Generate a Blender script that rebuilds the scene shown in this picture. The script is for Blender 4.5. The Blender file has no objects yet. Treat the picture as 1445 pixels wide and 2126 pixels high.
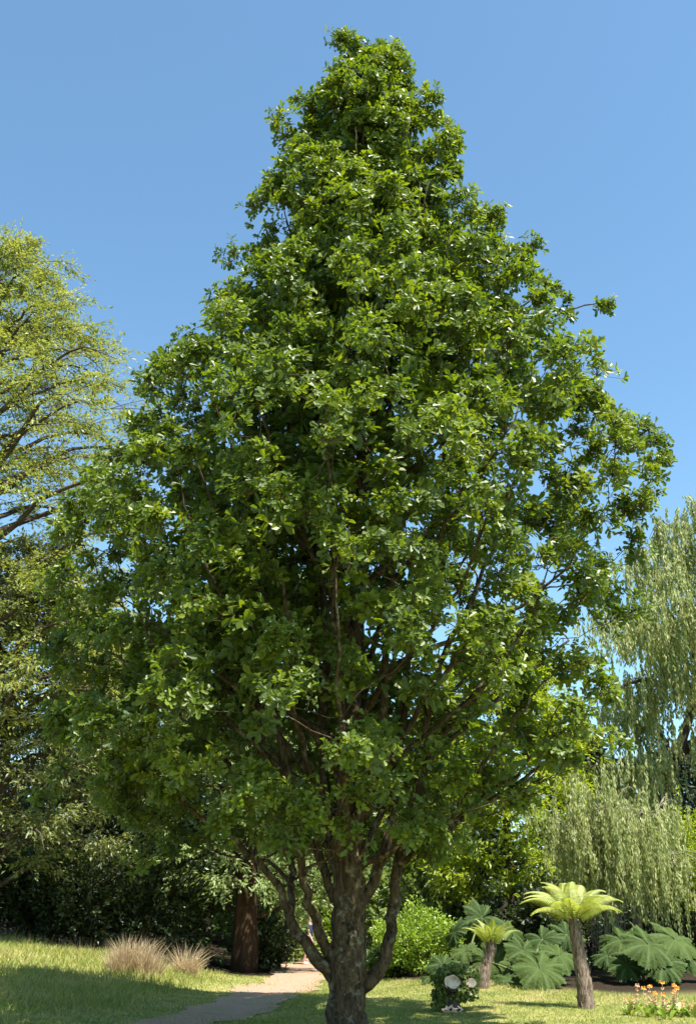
import bpy, math, random
import numpy as np
from mathutils import Vector

SC = bpy.context.scene
COL = SC.collection
RNG = np.random.default_rng(11)
random.seed(5)
R = math.radians

# ------------------------------------------------------------------ camera
PITCH = R(22.0)
FPX = 2086.0                      # focal length in photo pixels (photo 1445 x 2126)
CAMZ = 1.6
cam_d = bpy.data.cameras.new('camera')
cam = bpy.data.objects.new('camera', cam_d); COL.objects.link(cam)
cam.location = (0, 0, CAMZ)
cam.rotation_euler = (R(90) + PITCH, 0, 0)
cam_d.sensor_fit = 'VERTICAL'; cam_d.sensor_height = 36.0; cam_d.sensor_width = 24.5
cam_d.lens = 36.0 * FPX / 2126.0
cam_d.clip_start = 0.1; cam_d.clip_end = 8000
SC.camera = cam

# ------------------------------------------------------------------ sky and sun
SUN_AZ = R(42)                    # degrees to the right of straight behind the camera
SUN_EL = R(62)
to_sun = Vector((math.sin(SUN_AZ) * math.cos(SUN_EL), -math.cos(SUN_AZ) * math.cos(SUN_EL), math.sin(SUN_EL)))
world = bpy.data.worlds.new('World'); SC.world = world; world.use_nodes = True
wn = world.node_tree.nodes; wl = world.node_tree.links
sky = wn.new('ShaderNodeTexSky'); sky.sky_type = 'NISHITA'; sky.sun_disc = False
sky.sun_elevation = SUN_EL; sky.sun_rotation = math.atan2(to_sun.x, to_sun.y)
sky.air_density = 1.0; sky.dust_density = 0.5; sky.ozone_density = 1.5; sky.altitude = 50
wn['Background'].inputs['Strength'].default_value = 0.100
tint = wn.new('ShaderNodeMix'); tint.data_type = 'RGBA'; tint.blend_type = 'MULTIPLY'; tint.inputs[0].default_value = 1.0
tint.inputs[7].default_value = (0.84, 1.04, 1.02, 1)            # colour balance of the clear sky
wl.new(sky.outputs[0], tint.inputs[6]); wl.new(tint.outputs[2], wn['Background'].inputs['Color'])
sun_d = bpy.data.lights.new('sun', 'SUN'); sun_d.energy = 5.0; sun_d.angle = R(0.53); sun_d.color = (1.0, 0.95, 0.86)
sun = bpy.data.objects.new('sun', sun_d); COL.objects.link(sun)
sun.rotation_euler = (-to_sun).to_track_quat('-Z', 'Y').to_euler()
SC.view_settings.view_transform = 'Standard'; SC.view_settings.look = 'None'
SC.view_settings.exposure = 1.38; SC.view_settings.gamma = 1.0; SC.view_settings.use_curve_mapping = False

# ------------------------------------------------------------------ small maths
CP, SP = math.cos(PITCH), math.sin(PITCH)
def P(px, py, Y):
    """photo pixel + distance along the ground -> world point"""
    u = (px - 722.5) / FPX; v = (1063.0 - py) / FPX
    d = np.array([u, CP - v * SP, SP + v * CP])
    return np.array([0, 0, CAMZ]) + d * (Y / d[1])
def ss(t):
    t = np.clip(t, 0, 1); return t * t * (3 - 2 * t)
def terr(x, y):
    x = np.asarray(x, float); y = np.asarray(y, float)
    z = 0.95 * ss((-x - 1.6) / 9.0) * ss((y - 8) / 20) + 0.7 * ss((-x - 10) / 14) * ss((y - 8) / 30)
    z = z + 0.26 * ss((x - 0.6) / 2.5) * ss((y - 21.5) / 5)
    z = z + 0.018 * np.sin(x * 2.1 + 0.7 * y) + 0.015 * np.sin(1.3 * y - 0.9 * x + 2) + 0.03 * np.sin(0.45 * x + 0.6 * y)
    far = np.hypot(x, y - 20)
    return z * (1 - ss((far - 60) / 120))
def G(px, py):
    """photo pixel -> point where its ray meets the ground"""
    lo = 8.0
    for Y in np.arange(8, 140, 0.1):
        p = P(px, py, Y)
        if p[2] <= terr(p[0], p[1]): break
    p[2] = float(terr(p[0], p[1])); return p
def nrm(a):
    return a / np.maximum(np.linalg.norm(a, axis=-1, keepdims=True), 1e-9)
def rand_dir(n):
    return nrm(RNG.normal(size=(n, 3)))
def frames(d, up):
    """y axis = d, z axis close to up"""
    d = nrm(d); x = nrm(np.cross(d, up)); z = np.cross(x, d)
    return np.stack([x, d, z], axis=2)          # columns

# ------------------------------------------------------------------ mesh builders
def mesh_np(name, V, polys, var=None, smooth=False):
    """polys: list of int arrays (K, n)"""
    me = bpy.data.meshes.new(name)
    V = np.asarray(V, np.float32)
    me.vertices.add(len(V)); me.vertices.foreach_set('co', V.ravel())
    loops = np.concatenate([p.ravel() for p in polys]).astype(np.int32)
    tot = np.concatenate([np.full(len(p), p.shape[1]) for p in polys]).astype(np.int32)
    start = np.concatenate([[0], np.cumsum(tot)[:-1]]).astype(np.int32)
    me.loops.add(len(loops)); me.loops.foreach_set('vertex_index', loops)
    me.polygons.add(len(tot)); me.polygons.foreach_set('loop_start', start)
    me.polygons.foreach_set('use_smooth', np.full(len(tot), smooth))
    if var is not None:
        a = me.attributes.new('var', 'FLOAT', 'POINT'); a.data.foreach_set('value', np.asarray(var, np.float32))
    me.update(calc_edges=True)
    return me
def obj(name, me, mat, parent=None):
    o = bpy.data.objects.new(name, me); COL.objects.link(o)
    if mat is not None:
        if me.materials: me.materials[0] = mat
        else: me.materials.append(mat)
    if parent is not None: o.parent = parent
    return o
def empty(name, loc=(0, 0, 0)):
    o = bpy.data.objects.new(name, None); COL.objects.link(o); o.location = Vector([float(c) for c in loc])
    o.empty_display_size = 0.2
    return o
def tag(o, label=None, cat=None, group=None, kind=None):
    if label: o['label'] = label
    if cat: o['category'] = cat
    if group: o['group'] = group
    if kind: o['kind'] = kind
    return o

class Geo:
    def __init__(s): s.V = []; s.P = {}; s.n = 0; s.A = []
    def add(s, V, polys, var=0.5):
        V = np.asarray(V, float)
        s.V.append(V); s.A.append(np.broadcast_to(np.asarray(var, float), (len(V),)))
        for p in polys:
            p = np.asarray(p); s.P.setdefault(p.shape[1], []).append(p + s.n)
        s.n += len(V)
    def tube(s, pts, rad, sides=6, cap=True, wob=0.0):
        pts = np.asarray(pts, float); rad = np.asarray(rad, float); n = len(pts)
        t = nrm(np.gradient(pts, axis=0))
        ref = np.array([0.31, 0.95, 0.05]) if abs(t[0][2]) > 0.8 else np.array([0, 0, 1.0])
        a = nrm(np.cross(t, ref)); b = np.cross(t, a)
        ang = np.arange(sides) * 2 * math.pi / sides
        rr = rad[:, None] * (1 + wob * RNG.normal(size=(n, sides)))
        V = pts[:, None, :] + rr[..., None] * (np.cos(ang)[None, :, None] * a[:, None, :] + np.sin(ang)[None, :, None] * b[:, None, :])
        i = np.arange(n - 1)[:, None] * sides; j = np.arange(sides)[None, :]; k = (j + 1) % sides
        q = np.stack([i + j, i + k, i + sides + k, i + sides + j], axis=2).reshape(-1, 4)
        polys = [q]
        if cap:
            polys.append(np.arange(sides)[None, ::-1]); polys.append(((n - 1) * sides + np.arange(sides))[None, :])
        s.add(V.reshape(-1, 3), polys, RNG.random())
    def scatter(s, tv, tp, pos, fr, sc, var):
        """tv (m,3) template, tp list of polys, pos (N,3), fr (N,3,3), sc (N,) or (N,3)"""
        N, m = len(pos), len(tv)
        sc = np.asarray(sc, float)
        if sc.ndim == 1: sc = np.repeat(sc[:, None], 3, 1)
        L = tv[None] * sc[:, None, :]
        V = np.einsum('nij,nmj->nmi', fr, L) + pos[:, None, :]
        off = (np.arange(N) * m)[:, None, None]
        s.add(V.reshape(-1, 3), [(np.asarray(p)[None] + off).reshape(-1, np.asarray(p).shape[1]) for p in tp], np.repeat(var, m))
    def build(s, name, mat, parent=None, smooth=False, loc=None):
        V = np.concatenate(s.V)
        if loc is not None: V = V - np.asarray(loc)
        me = mesh_np(name, V, [np.concatenate(p) for p in s.P.values()], np.concatenate(s.A), smooth)
        o = obj(name, me, mat, parent)
        return o

def bez(a, ta, b, tb, n=8):
    t = np.linspace(0, 1, n)[:, None]
    a, ta, b, tb = map(lambda q: np.asarray(q, float), (a, ta, b, tb))
    return (1 - t) ** 3 * a + 3 * (1 - t) ** 2 * t * (a + ta) + 3 * (1 - t) * t * t * (b - tb) + t ** 3 * b
def spline(pts, n=24):
    """Catmull-Rom through pts (rows may carry extra columns)"""
    p = np.asarray(pts, float); p = np.vstack([2 * p[0] - p[1], p, 2 * p[-1] - p[-2]])
    out = []; m = len(p) - 3
    for t in np.linspace(0, m - 1e-6, n):
        i = int(t); f = t - i; a, b, c, d = p[i:i + 4]
        out.append(0.5 * (2 * b + (c - a) * f + (2 * a - 5 * b + 4 * c - d) * f * f + (3 * b - a - 3 * c + d) * f ** 3))
    return np.array(out)

# ------------------------------------------------------------------ materials
def mat_new(name):
    m = bpy.data.materials.new(name); m.use_nodes = True
    return m, m.node_tree.nodes, m.node_tree.links
def ramp(nodes, stops):
    r = nodes.new('ShaderNodeValToRGB'); e = r.color_ramp.elements
    while len(e) < len(stops): e.new(0.5)
    for k, (p, c) in enumerate(stops): e[k].position = p; e[k].color = (*c, 1)
    return r
def noise(nodes, links, scale, detail=4, coord='Object', rough=0.55, stretch=None):
    tc = nodes.new('ShaderNodeTexCoord'); n = nodes.new('ShaderNodeTexNoise')
    n.inputs['Scale'].default_value = scale; n.inputs['Detail'].default_value = detail; n.inputs['Roughness'].default_value = rough
    if stretch:
        mp = nodes.new('ShaderNodeMapping'); mp.inputs['Scale'].default_value = stretch
        links.new(tc.outputs[coord], mp.inputs[0]); links.new(mp.outputs[0], n.inputs['Vector'])
    else: links.new(tc.outputs[coord], n.inputs['Vector'])
    return n
def leaf_mat(name, cols, trans=0.3, tcol=None, rough=0.42, spec=0.5, per_object=False, back=None):
    m, n, l = mat_new(name); b = n['Principled BSDF']; out = n['Material Output']
    if per_object:
        a = n.new('ShaderNodeObjectInfo'); src = a.outputs['Random']
    else:
        a = n.new('ShaderNodeAttribute'); a.attribute_name = 'var'; src = a.outputs['Fac']
    r = ramp(n, [(i / max(1, len(cols) - 1), c) for i, c in enumerate(cols)]); l.new(src, r.inputs[0])
    col = r.outputs[0]
    if back is not None:                                  # paler underside of the leaf
        g = n.new('ShaderNodeNewGeometry'); mx = n.new('ShaderNodeMix'); mx.data_type = 'RGBA'
        l.new(g.outputs['Backfacing'], mx.inputs[0]); l.new(col, mx.inputs[6]); mx.inputs[7].default_value = (*back, 1)
        col = mx.outputs[2]
    l.new(col, b.inputs['Base Color']); b.inputs['Roughness'].default_value = rough
    b.inputs['Specular IOR Level'].default_value = spec
    t = n.new('ShaderNodeBsdfTranslucent'); mixc = n.new('ShaderNodeMix'); mixc.data_type = 'RGBA'; mixc.blend_type = 'MULTIPLY'
    mixc.inputs[0].default_value = 1.0; l.new(r.outputs[0], mixc.inputs[6]); mixc.inputs[7].default_value = (*(tcol or (1.9, 1.9, 0.8)), 1)
    l.new(mixc.outputs[2], t.inputs['Color'])
    mx = n.new('ShaderNodeMixShader'); mx.inputs[0].default_value = trans
    l.new(b.outputs[0], mx.inputs[1]); l.new(t.outputs[0], mx.inputs[2]); l.new(mx.outputs[0], out.inputs['Surface'])
    return m
def bark_mat(name, dark, light, scale=9.0, lichen=None, stretch=(1, 1, 0.22), bump=0.9):
    m, n, l = mat_new(name); b = n['Principled BSDF']
    n1 = noise(n, l, scale, 7, rough=0.7, stretch=stretch)
    r = ramp(n, [(0.36, dark), (0.52, tuple(0.5 * (d + e) for d, e in zip(dark, light))), (0.68, light)])
    l.new(n1.outputs['Fac'], r.inputs[0]); col = r.outputs[0]
    if lichen:
        n2 = noise(n, l, 5.5, 6, rough=0.75); r2 = ramp(n, [(0.54, (0, 0, 0)), (0.64, (0.8, 0.8, 0.8))]); l.new(n2.outputs['Fac'], r2.inputs[0])
        mx = n.new('ShaderNodeMix'); mx.data_type = 'RGBA'; l.new(r2.outputs[0], mx.inputs[0]); l.new(col, mx.inputs[6]); mx.inputs[7].default_value = (*lichen, 1)
        col = mx.outputs[2]
    l.new(col, b.inputs['Base Color']); b.inputs['Roughness'].default_value = 0.9; b.inputs['Specular IOR Level'].default_value = 0.2
    bp = n.new('ShaderNodeBump'); bp.inputs['Strength'].default_value = bump; bp.inputs['Distance'].default_value = 0.03
    l.new(n1.outputs['Fac'], bp.inputs['Height']); l.new(bp.outputs[0], b.inputs['Normal'])
    return m
def plain(name, c, rough=0.7, var=0.12, scale=20):
    m, n, l = mat_new(name); b = n['Principled BSDF']
    nz = noise(n, l, scale, 4); r = ramp(n, [(0.3, tuple(v * (1 - var) for v in c)), (0.7, tuple(min(1, v * (1 + var)) for v in c))])
    l.new(nz.outputs['Fac'], r.inputs[0]); l.new(r.outputs[0], b.inputs['Base Color']); b.inputs['Roughness'].default_value = rough
    return m

OAK_COLS = [(0.034, 0.062, 0.008), (0.076, 0.120, 0.011), (0.126, 0.176, 0.013), (0.180, 0.225, 0.016)]
M = {}
M['oak_leaf'] = leaf_mat('oak leaf', OAK_COLS, 0.38, (2.1, 2.0, 0.4), rough=0.43, spec=0.5, back=(0.10, 0.15, 0.07))
M['oak_leaf_single'] = leaf_mat('oak leaf single', OAK_COLS, 0.38, (2.1, 2.0, 0.4), rough=0.43, spec=0.5, per_object=True, back=(0.10, 0.15, 0.07))
M['oak_bark'] = bark_mat('oak bark', (0.013, 0.008, 0.004), (0.115, 0.080, 0.045), 16, lichen=(0.20, 0.185, 0.125), stretch=(1, 1, 0.3), bump=1.0)
M['olive_leaf'] = leaf_mat('olive leaf', [(0.15, 0.19, 0.034), (0.21, 0.25, 0.050), (0.27, 0.30, 0.072), (0.31, 0.32, 0.095)], 0.42, (1.6, 1.5, 0.8))
M['greygreen_leaf'] = leaf_mat('grey green leaf', [(0.14, 0.165, 0.06), (0.20, 0.225, 0.085), (0.27, 0.285, 0.12)], 0.38, (1.5, 1.5, 0.8))
M['willow_leaf'] = leaf_mat('willow leaf', [(0.21, 0.25, 0.09), (0.29, 0.33, 0.12), (0.37, 0.40, 0.17), (0.46, 0.45, 0.22)], 0.42, (1.4, 1.4, 0.9), rough=0.5)
M['lime_leaf'] = leaf_mat('lime leaf', [(0.18, 0.24, 0.016), (0.26, 0.33, 0.022), (0.35, 0.41, 0.030)], 0.45, (1.7, 1.6, 0.6))
M['bright_leaf'] = leaf_mat('bright shrub leaf', [(0.16, 0.24, 0.03), (0.22, 0.32, 0.035), (0.28, 0.36, 0.05)], 0.35, (1.5, 1.5, 0.6))
M['mid_leaf'] = leaf_mat('mid green leaf', [(0.05, 0.09, 0.02), (0.08, 0.13, 0.03), (0.11, 0.17, 0.04)], 0.3, (1.7, 1.7, 0.7))
M['ivy'] = leaf_mat('ivy leaf', [(0.09, 0.13, 0.025), (0.14, 0.18, 0.035), (0.20, 0.23, 0.05)], 0.2, (1.6, 1.6, 0.7))
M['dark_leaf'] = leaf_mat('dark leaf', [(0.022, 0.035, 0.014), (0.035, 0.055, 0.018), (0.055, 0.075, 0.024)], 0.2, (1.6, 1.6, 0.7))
M['pale_leaf'] = leaf_mat('pale green leaf', [(0.13, 0.19, 0.05), (0.19, 0.25, 0.08), (0.24, 0.30, 0.11)], 0.35, (1.5, 1.5, 0.7))
M['bluecon'] = leaf_mat('blue conifer', [(0.05, 0.075, 0.05), (0.08, 0.105, 0.07), (0.11, 0.135, 0.09)], 0.2, (1.4, 1.5, 0.9))
M['fern'] = leaf_mat('fern frond', [(0.24, 0.29, 0.055), (0.32, 0.36, 0.075), (0.40, 0.42, 0.10)], 0.42, (1.35, 1.35, 0.6), rough=0.55)
M['gunnera'] = leaf_mat('gunnera leaf', [(0.022, 0.044, 0.010), (0.038, 0.068, 0.015), (0.064, 0.100, 0.024)], 0.22, (1.9, 2.0, 0.3), rough=0.7, spec=0.16, per_object=True)
m_, n_n, l_l = M['gunnera'], M['gunnera'].node_tree.nodes, M['gunnera'].node_tree.links
b_n = n_n['Principled BSDF']; old = b_n.inputs['Base Color'].links[0].from_socket
va_ = n_n.new('ShaderNodeAttribute'); va_.attribute_name = 'var'; mv = n_n.new('ShaderNodeMix'); mv.data_type = 'RGBA'; l_l.new(va_.outputs['Fac'], mv.inputs[0]); mv.inputs[7].default_value = (0.075, 0.115, 0.035, 1)
mz = n_n.new('ShaderNodeMix'); mz.data_type = 'RGBA'; mz.blend_type = 'MULTIPLY'; mz.inputs[0].default_value = 1.0; nz_ = noise(n_n, l_l, 4, 5, rough=0.6); rz_ = ramp(n_n, [(0.3, (0.6, 0.6, 0.5)), (0.7, (1.25, 1.2, 1.0))]); l_l.new(nz_.outputs['Fac'], rz_.inputs[0])
l_l.new(old, mz.inputs[6]); l_l.new(rz_.outputs[0], mz.inputs[7]); l_l.new(mz.outputs[2], mv.inputs[6]); l_l.new(mv.outputs[2], b_n.inputs['Base Color'])
bz_ = n_n.new('ShaderNodeBump'); bz_.inputs['Strength'].default_value = 1.0; bz_.inputs['Distance'].default_value = 0.025; nb_ = noise(n_n, l_l, 10, 3); l_l.new(nb_.outputs['Fac'], bz_.inputs['Height']); l_l.new(bz_.outputs[0], b_n.inputs['Normal'])
M['gunnera_stalk'] = plain('gunnera stalk', (0.10, 0.13, 0.03))
M['bark'] = bark_mat('brown bark', (0.03, 0.022, 0.015), (0.13, 0.10, 0.07), 6)
M['palebark'] = bark_mat('pale bark', (0.10, 0.08, 0.06), (0.33, 0.29, 0.23), 6)
M['redbark'] = bark_mat('red bark', (0.018, 0.010, 0.005), (0.068, 0.038, 0.018), 6, stretch=(1, 1, 0.12))
M['fernbark'] = bark_mat('fern trunk', (0.07, 0.045, 0.03), (0.34, 0.26, 0.20), 22, stretch=(1, 1, 0.3), bump=1.0)
M['grass'] = leaf_mat('grass blades', [(0.16, 0.21, 0.04), (0.25, 0.28, 0.06), (0.36, 0.34, 0.11), (0.46, 0.38, 0.19)], 0.3, (1.3, 1.3, 0.8), rough=0.6, spec=0.3)
M['lawn'] = leaf_mat('lawn blades', [(0.14, 0.20, 0.035), (0.22, 0.27, 0.05), (0.32, 0.32, 0.09), (0.42, 0.36, 0.17)], 0.3, (1.3, 1.3, 0.8), rough=0.6, spec=0.3)
M['drystem'] = leaf_mat('dry stem', [(0.10, 0.065, 0.035), (0.17, 0.11, 0.06)], 0.1)
M['straw'] = leaf_mat('straw', [(0.36, 0.25, 0.15), (0.46, 0.34, 0.21), (0.58, 0.46, 0.31), (0.42, 0.36, 0.17)], 0.3, (1.2, 1.15, 1.0), rough=0.6)

# ------------------------------------------------------------------ the setting: ground
def axis(lo, hi, step, far, k=1.35):
    a = list(np.arange(lo, hi + 1e-6, step)); s = step; x = hi
    while x < far: s *= k; x += s; a.append(x)
    s = step; x = lo; b = []
    while x > -far: s *= k; x -= s; b.append(x)
    return np.array(b[::-1] + a)
gx = axis(-14, 14, 0.25, 3000); gy = axis(6, 46, 0.25, 3000)
XX, YY = np.meshgrid(gx, gy)
GV = np.stack([XX.ravel(), YY.ravel(), terr(XX.ravel(), YY.ravel())], 1)
ni, nj = len(gy), len(gx)
I, J = np.meshgrid(np.arange(ni - 1), np.arange(nj - 1), indexing='ij'); b0 = (I * nj + J).ravel()
quads = np.stack([b0, b0 + 1, b0 + nj + 1, b0 + nj], 1)
# leaf litter behind the lawn, with the planting's shade darkened into its colour
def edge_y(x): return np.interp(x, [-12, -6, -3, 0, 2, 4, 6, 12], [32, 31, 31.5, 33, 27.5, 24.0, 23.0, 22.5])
litter_shade = ss((GV[:, 1] - edge_y(GV[:, 0])) / 1.5)
m, n, l = mat_new('ground soil and turf'); b = n['Principled BSDF']
n1 = noise(n, l, 0.9, 6, rough=0.7); r1 = ramp(n, [(0.32, (0.10, 0.125, 0.032)), (0.5, (0.20, 0.205, 0.06)), (0.68, (0.33, 0.27, 0.125))]); l.new(n1.outputs['Fac'], r1.inputs[0])
n2 = noise(n, l, 14, 5, rough=0.7); r2 = ramp(n, [(0.3, (0.012, 0.009, 0.006)), (0.7, (0.042, 0.030, 0.018))]); l.new(n2.outputs['Fac'], r2.inputs[0])  # litter colours, darkened to carry the shade under the shrubs
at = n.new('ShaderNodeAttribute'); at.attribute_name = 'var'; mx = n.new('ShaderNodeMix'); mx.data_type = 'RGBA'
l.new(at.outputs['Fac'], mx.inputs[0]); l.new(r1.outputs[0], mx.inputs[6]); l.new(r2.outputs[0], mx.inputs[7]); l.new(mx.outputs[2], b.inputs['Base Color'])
b.inputs['Roughness'].default_value = 0.95; b.inputs['Specular IOR Level'].default_value = 0.1
bp = n.new('ShaderNodeBump'); bp.inputs['Strength'].default_value = 0.6; bp.inputs['Distance'].default_value = 0.04; l.new(n2.outputs['Fac'], bp.inputs['Height']); l.new(bp.outputs[0], b.inputs['Normal'])
tag(obj('ground', mesh_np('ground', GV, [quads], litter_shade, True), m), kind='structure')

# the path: pinkish gravel from the far gap past the oak, bending left
PATH = spline([(-1.0, 52, 1.0), (-1.55, 43, 0.95), (-1.62, 37, 0.8), (-1.50, 31, 0.8), (-1.68, 26.5, 0.9), (-2.0, 22.5, 0.75), (-2.7, 18.5, 0.62), (-3.7, 15.0, 0.6), (-6.0, 11.5, 0.6), (-11, 9.0, 0.6), (-18, 8.0, .6)], 150)
pv = []; S = 9
tg = nrm(np.gradient(PATH[:, :2], axis=0)); sd = np.stack([tg[:, 1], -tg[:, 0]], 1)
for i, (x, y, w) in enumerate(PATH):
    wl_ = w * (1 + 0.12 * math.sin(i * 0.9) + 0.08 * math.sin(i * 2.3)); wr_ = w * (1 + 0.12 * math.sin(i * 0.7 + 2) + 0.08 * math.sin(i * 1.9))
    for t in np.linspace(-1, 1, S):
        q = np.array([x, y]) + sd[i] * t * (wl_ if t < 0 else wr_)
        pv.append((q[0], q[1], float(terr(q[0], q[1])) + 0.014))
pq = np.array([[i * S + j, i * S + j + 1, (i + 1) * S + j + 1, (i + 1) * S + j] for i in range(len(PATH) - 1) for j in range(S - 1)])
m, n, l = mat_new('pink gravel'); b = n['Principled BSDF']
n1 = noise(n, l, 26, 6, rough=0.75); r1 = ramp(n, [(0.3, (0.19, 0.105, 0.072)), (0.5, (0.36, 0.215, 0.150)), (0.7, (0.50, 0.33, 0.245))]); l.new(n1.outputs['Fac'], r1.inputs[0])
n2 = noise(n, l, 1.3, 5, rough=0.65); r2 = ramp(n, [(0.46, (0, 0, 0)), (0.62, (0.7, 0.7, 0.7))]); l.new(n2.outputs['Fac'], r2.inputs[0])
mx = n.new('ShaderNodeMix'); mx.data_type = 'RGBA'; l.new(r2.outputs[0], mx.inputs[0]); l.new(r1.outputs[0], mx.inputs[6]); mx.inputs[7].default_value = (0.24, 0.21, 0.10, 1)
l.new(mx.outputs[2], b.inputs['Base Color']); b.inputs['Roughness'].default_value = 0.95
bp = n.new('ShaderNodeBump'); bp.inputs['Distance'].default_value = 0.02; l.new(n1.outputs['Fac'], bp.inputs['Height']); l.new(bp.outputs[0], b.inputs['Normal'])
tag(obj('path', mesh_np('path', pv, [pq], None, True), m), kind='structure')
def path_dist(x, y):
    c = np.interp(y, PATH[::-1, 1], PATH[::-1, 0])
    return np.abs(x - c) * np.where(y < 19, 0.75, 1.0)

# ------------------------------------------------------------------ the oak
TY = 16.8                                         # distance of the trunk axis
OUT = [(78, 705, 790), (100, 690, 805), (150, 662, 848), (190, 632, 885), (250, 606, 900), (300, 598, 940), (350, 596, 962), (400, 568, 978),
       (450, 535, 985), (500, 532, 1035), (550, 502, 1075), (600, 490, 1105), (650, 490, 1120), (700, 410, 1135), (750, 386, 1180), (800, 370, 1215),
       (850, 335, 1232), (900, 290, 1280), (950, 268, 1345), (1000, 222, 1350), (1050, 205, 1345), (1100, 190, 1335), (1150, 140, 1330),
       (1200, 132, 1325), (1250, 126, 1290), (1300, 130, 1250), (1350, 135, 1235), (1400, 132, 1240), (1450, 138, 1265), (1500, 132, 1280),
       (1550, 132, 1280), (1600, 128, 1225), (1650, 150, 1160), (1700, 190, 1050), (1760, 260, 950)]
env = np.array([[P(700, y, TY)[2], P(a, y, TY)[0], P(b, y, TY)[0]] for y, a, b in OUT])[::-1]
ZMIN, ZMAX = env[0, 0], env[-1, 0]
def env_at(z):
    return np.interp(z, env[:, 0], env[:, 1]), np.interp(z, env[:, 0], env[:, 2])
def env_point(z, th, f):
    a, b = env_at(z); c = 0.5 * (a + b); h = 0.5 * (b - a)
    return np.stack([c + np.cos(th) * h * f, TY + np.sin(th) * h * f * 0.96, z], -1)
def lump(p):
    """smooth pseudo-noise that gathers the foliage into masses with dark hollows between them"""
    x, y, z = p[..., 0], p[..., 1], p[..., 2]
    return (np.sin(1.9 * x + 0.8 * z + 1.0) * np.sin(1.7 * y - 0.6 * z + 0.4) + np.sin(2.3 * z + 1.1 * x - 0.5 * y + 2.0) * 0.8
            + 0.6 * np.sin(3.7 * x - 2.1 * y + 1.3 * z) ) / 2.4

oak = empty('oak_tree', (0, TY, float(terr(0, TY))))
tag(oak, 'tall pyramidal oak with dense glossy green crown in the centre of the lawn', 'tree')
OL = np.array(oak.location)

wood = Geo(); skel = []                            # limbs; skel rows: x y z r
def limb(rows, sides=8, n=26, dy=0.0, dcurve=1.0, thin=1.0):
    """rows: (px, py, width px[, extra dy]) at the trunk's distance, bending towards dy at the end"""
    k = len(rows); pts = []
    for i, rw in enumerate(rows):
        f = (i / (k - 1)) ** dcurve
        p = P(rw[0], rw[1], TY + dy * f); dep = p[1] * CP + (p[2] - CAMZ) * SP
        pts.append([*p, rw[2] / 2 * dep / FPX * thin])
    s = spline(pts, n); s[:, 3] = np.maximum(s[:, 3], 0.008)
    s[1:-1, :3] += RNG.normal(size=(n - 2, 3)) * 0.02
    return s
trunk_pts = limb([(722, 2175, 112), (722, 2150, 98), (722, 2120, 84), (720, 2085, 77), (720, 2040, 77), (722, 1980, 73), (724, 1920, 70), (724, 1860, 68), (720, 1800, 60), (716, 1720, 48), (722, 1600, 42), (732, 1450, 36), (740, 1250, 30), (748, 1000, 22), (752, 750, 16), (750, 500, 11), (746, 300, 7), (745, 150, 4)], n=60)
t_geo = Geo(); low = trunk_pts.copy(); t_geo.tube(low[:, :3], low[:, 3], 18, wob=0.035)
t_geo.build('trunk', M['oak_bark'], oak, True, OL)
skel.append(low[12:])
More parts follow.
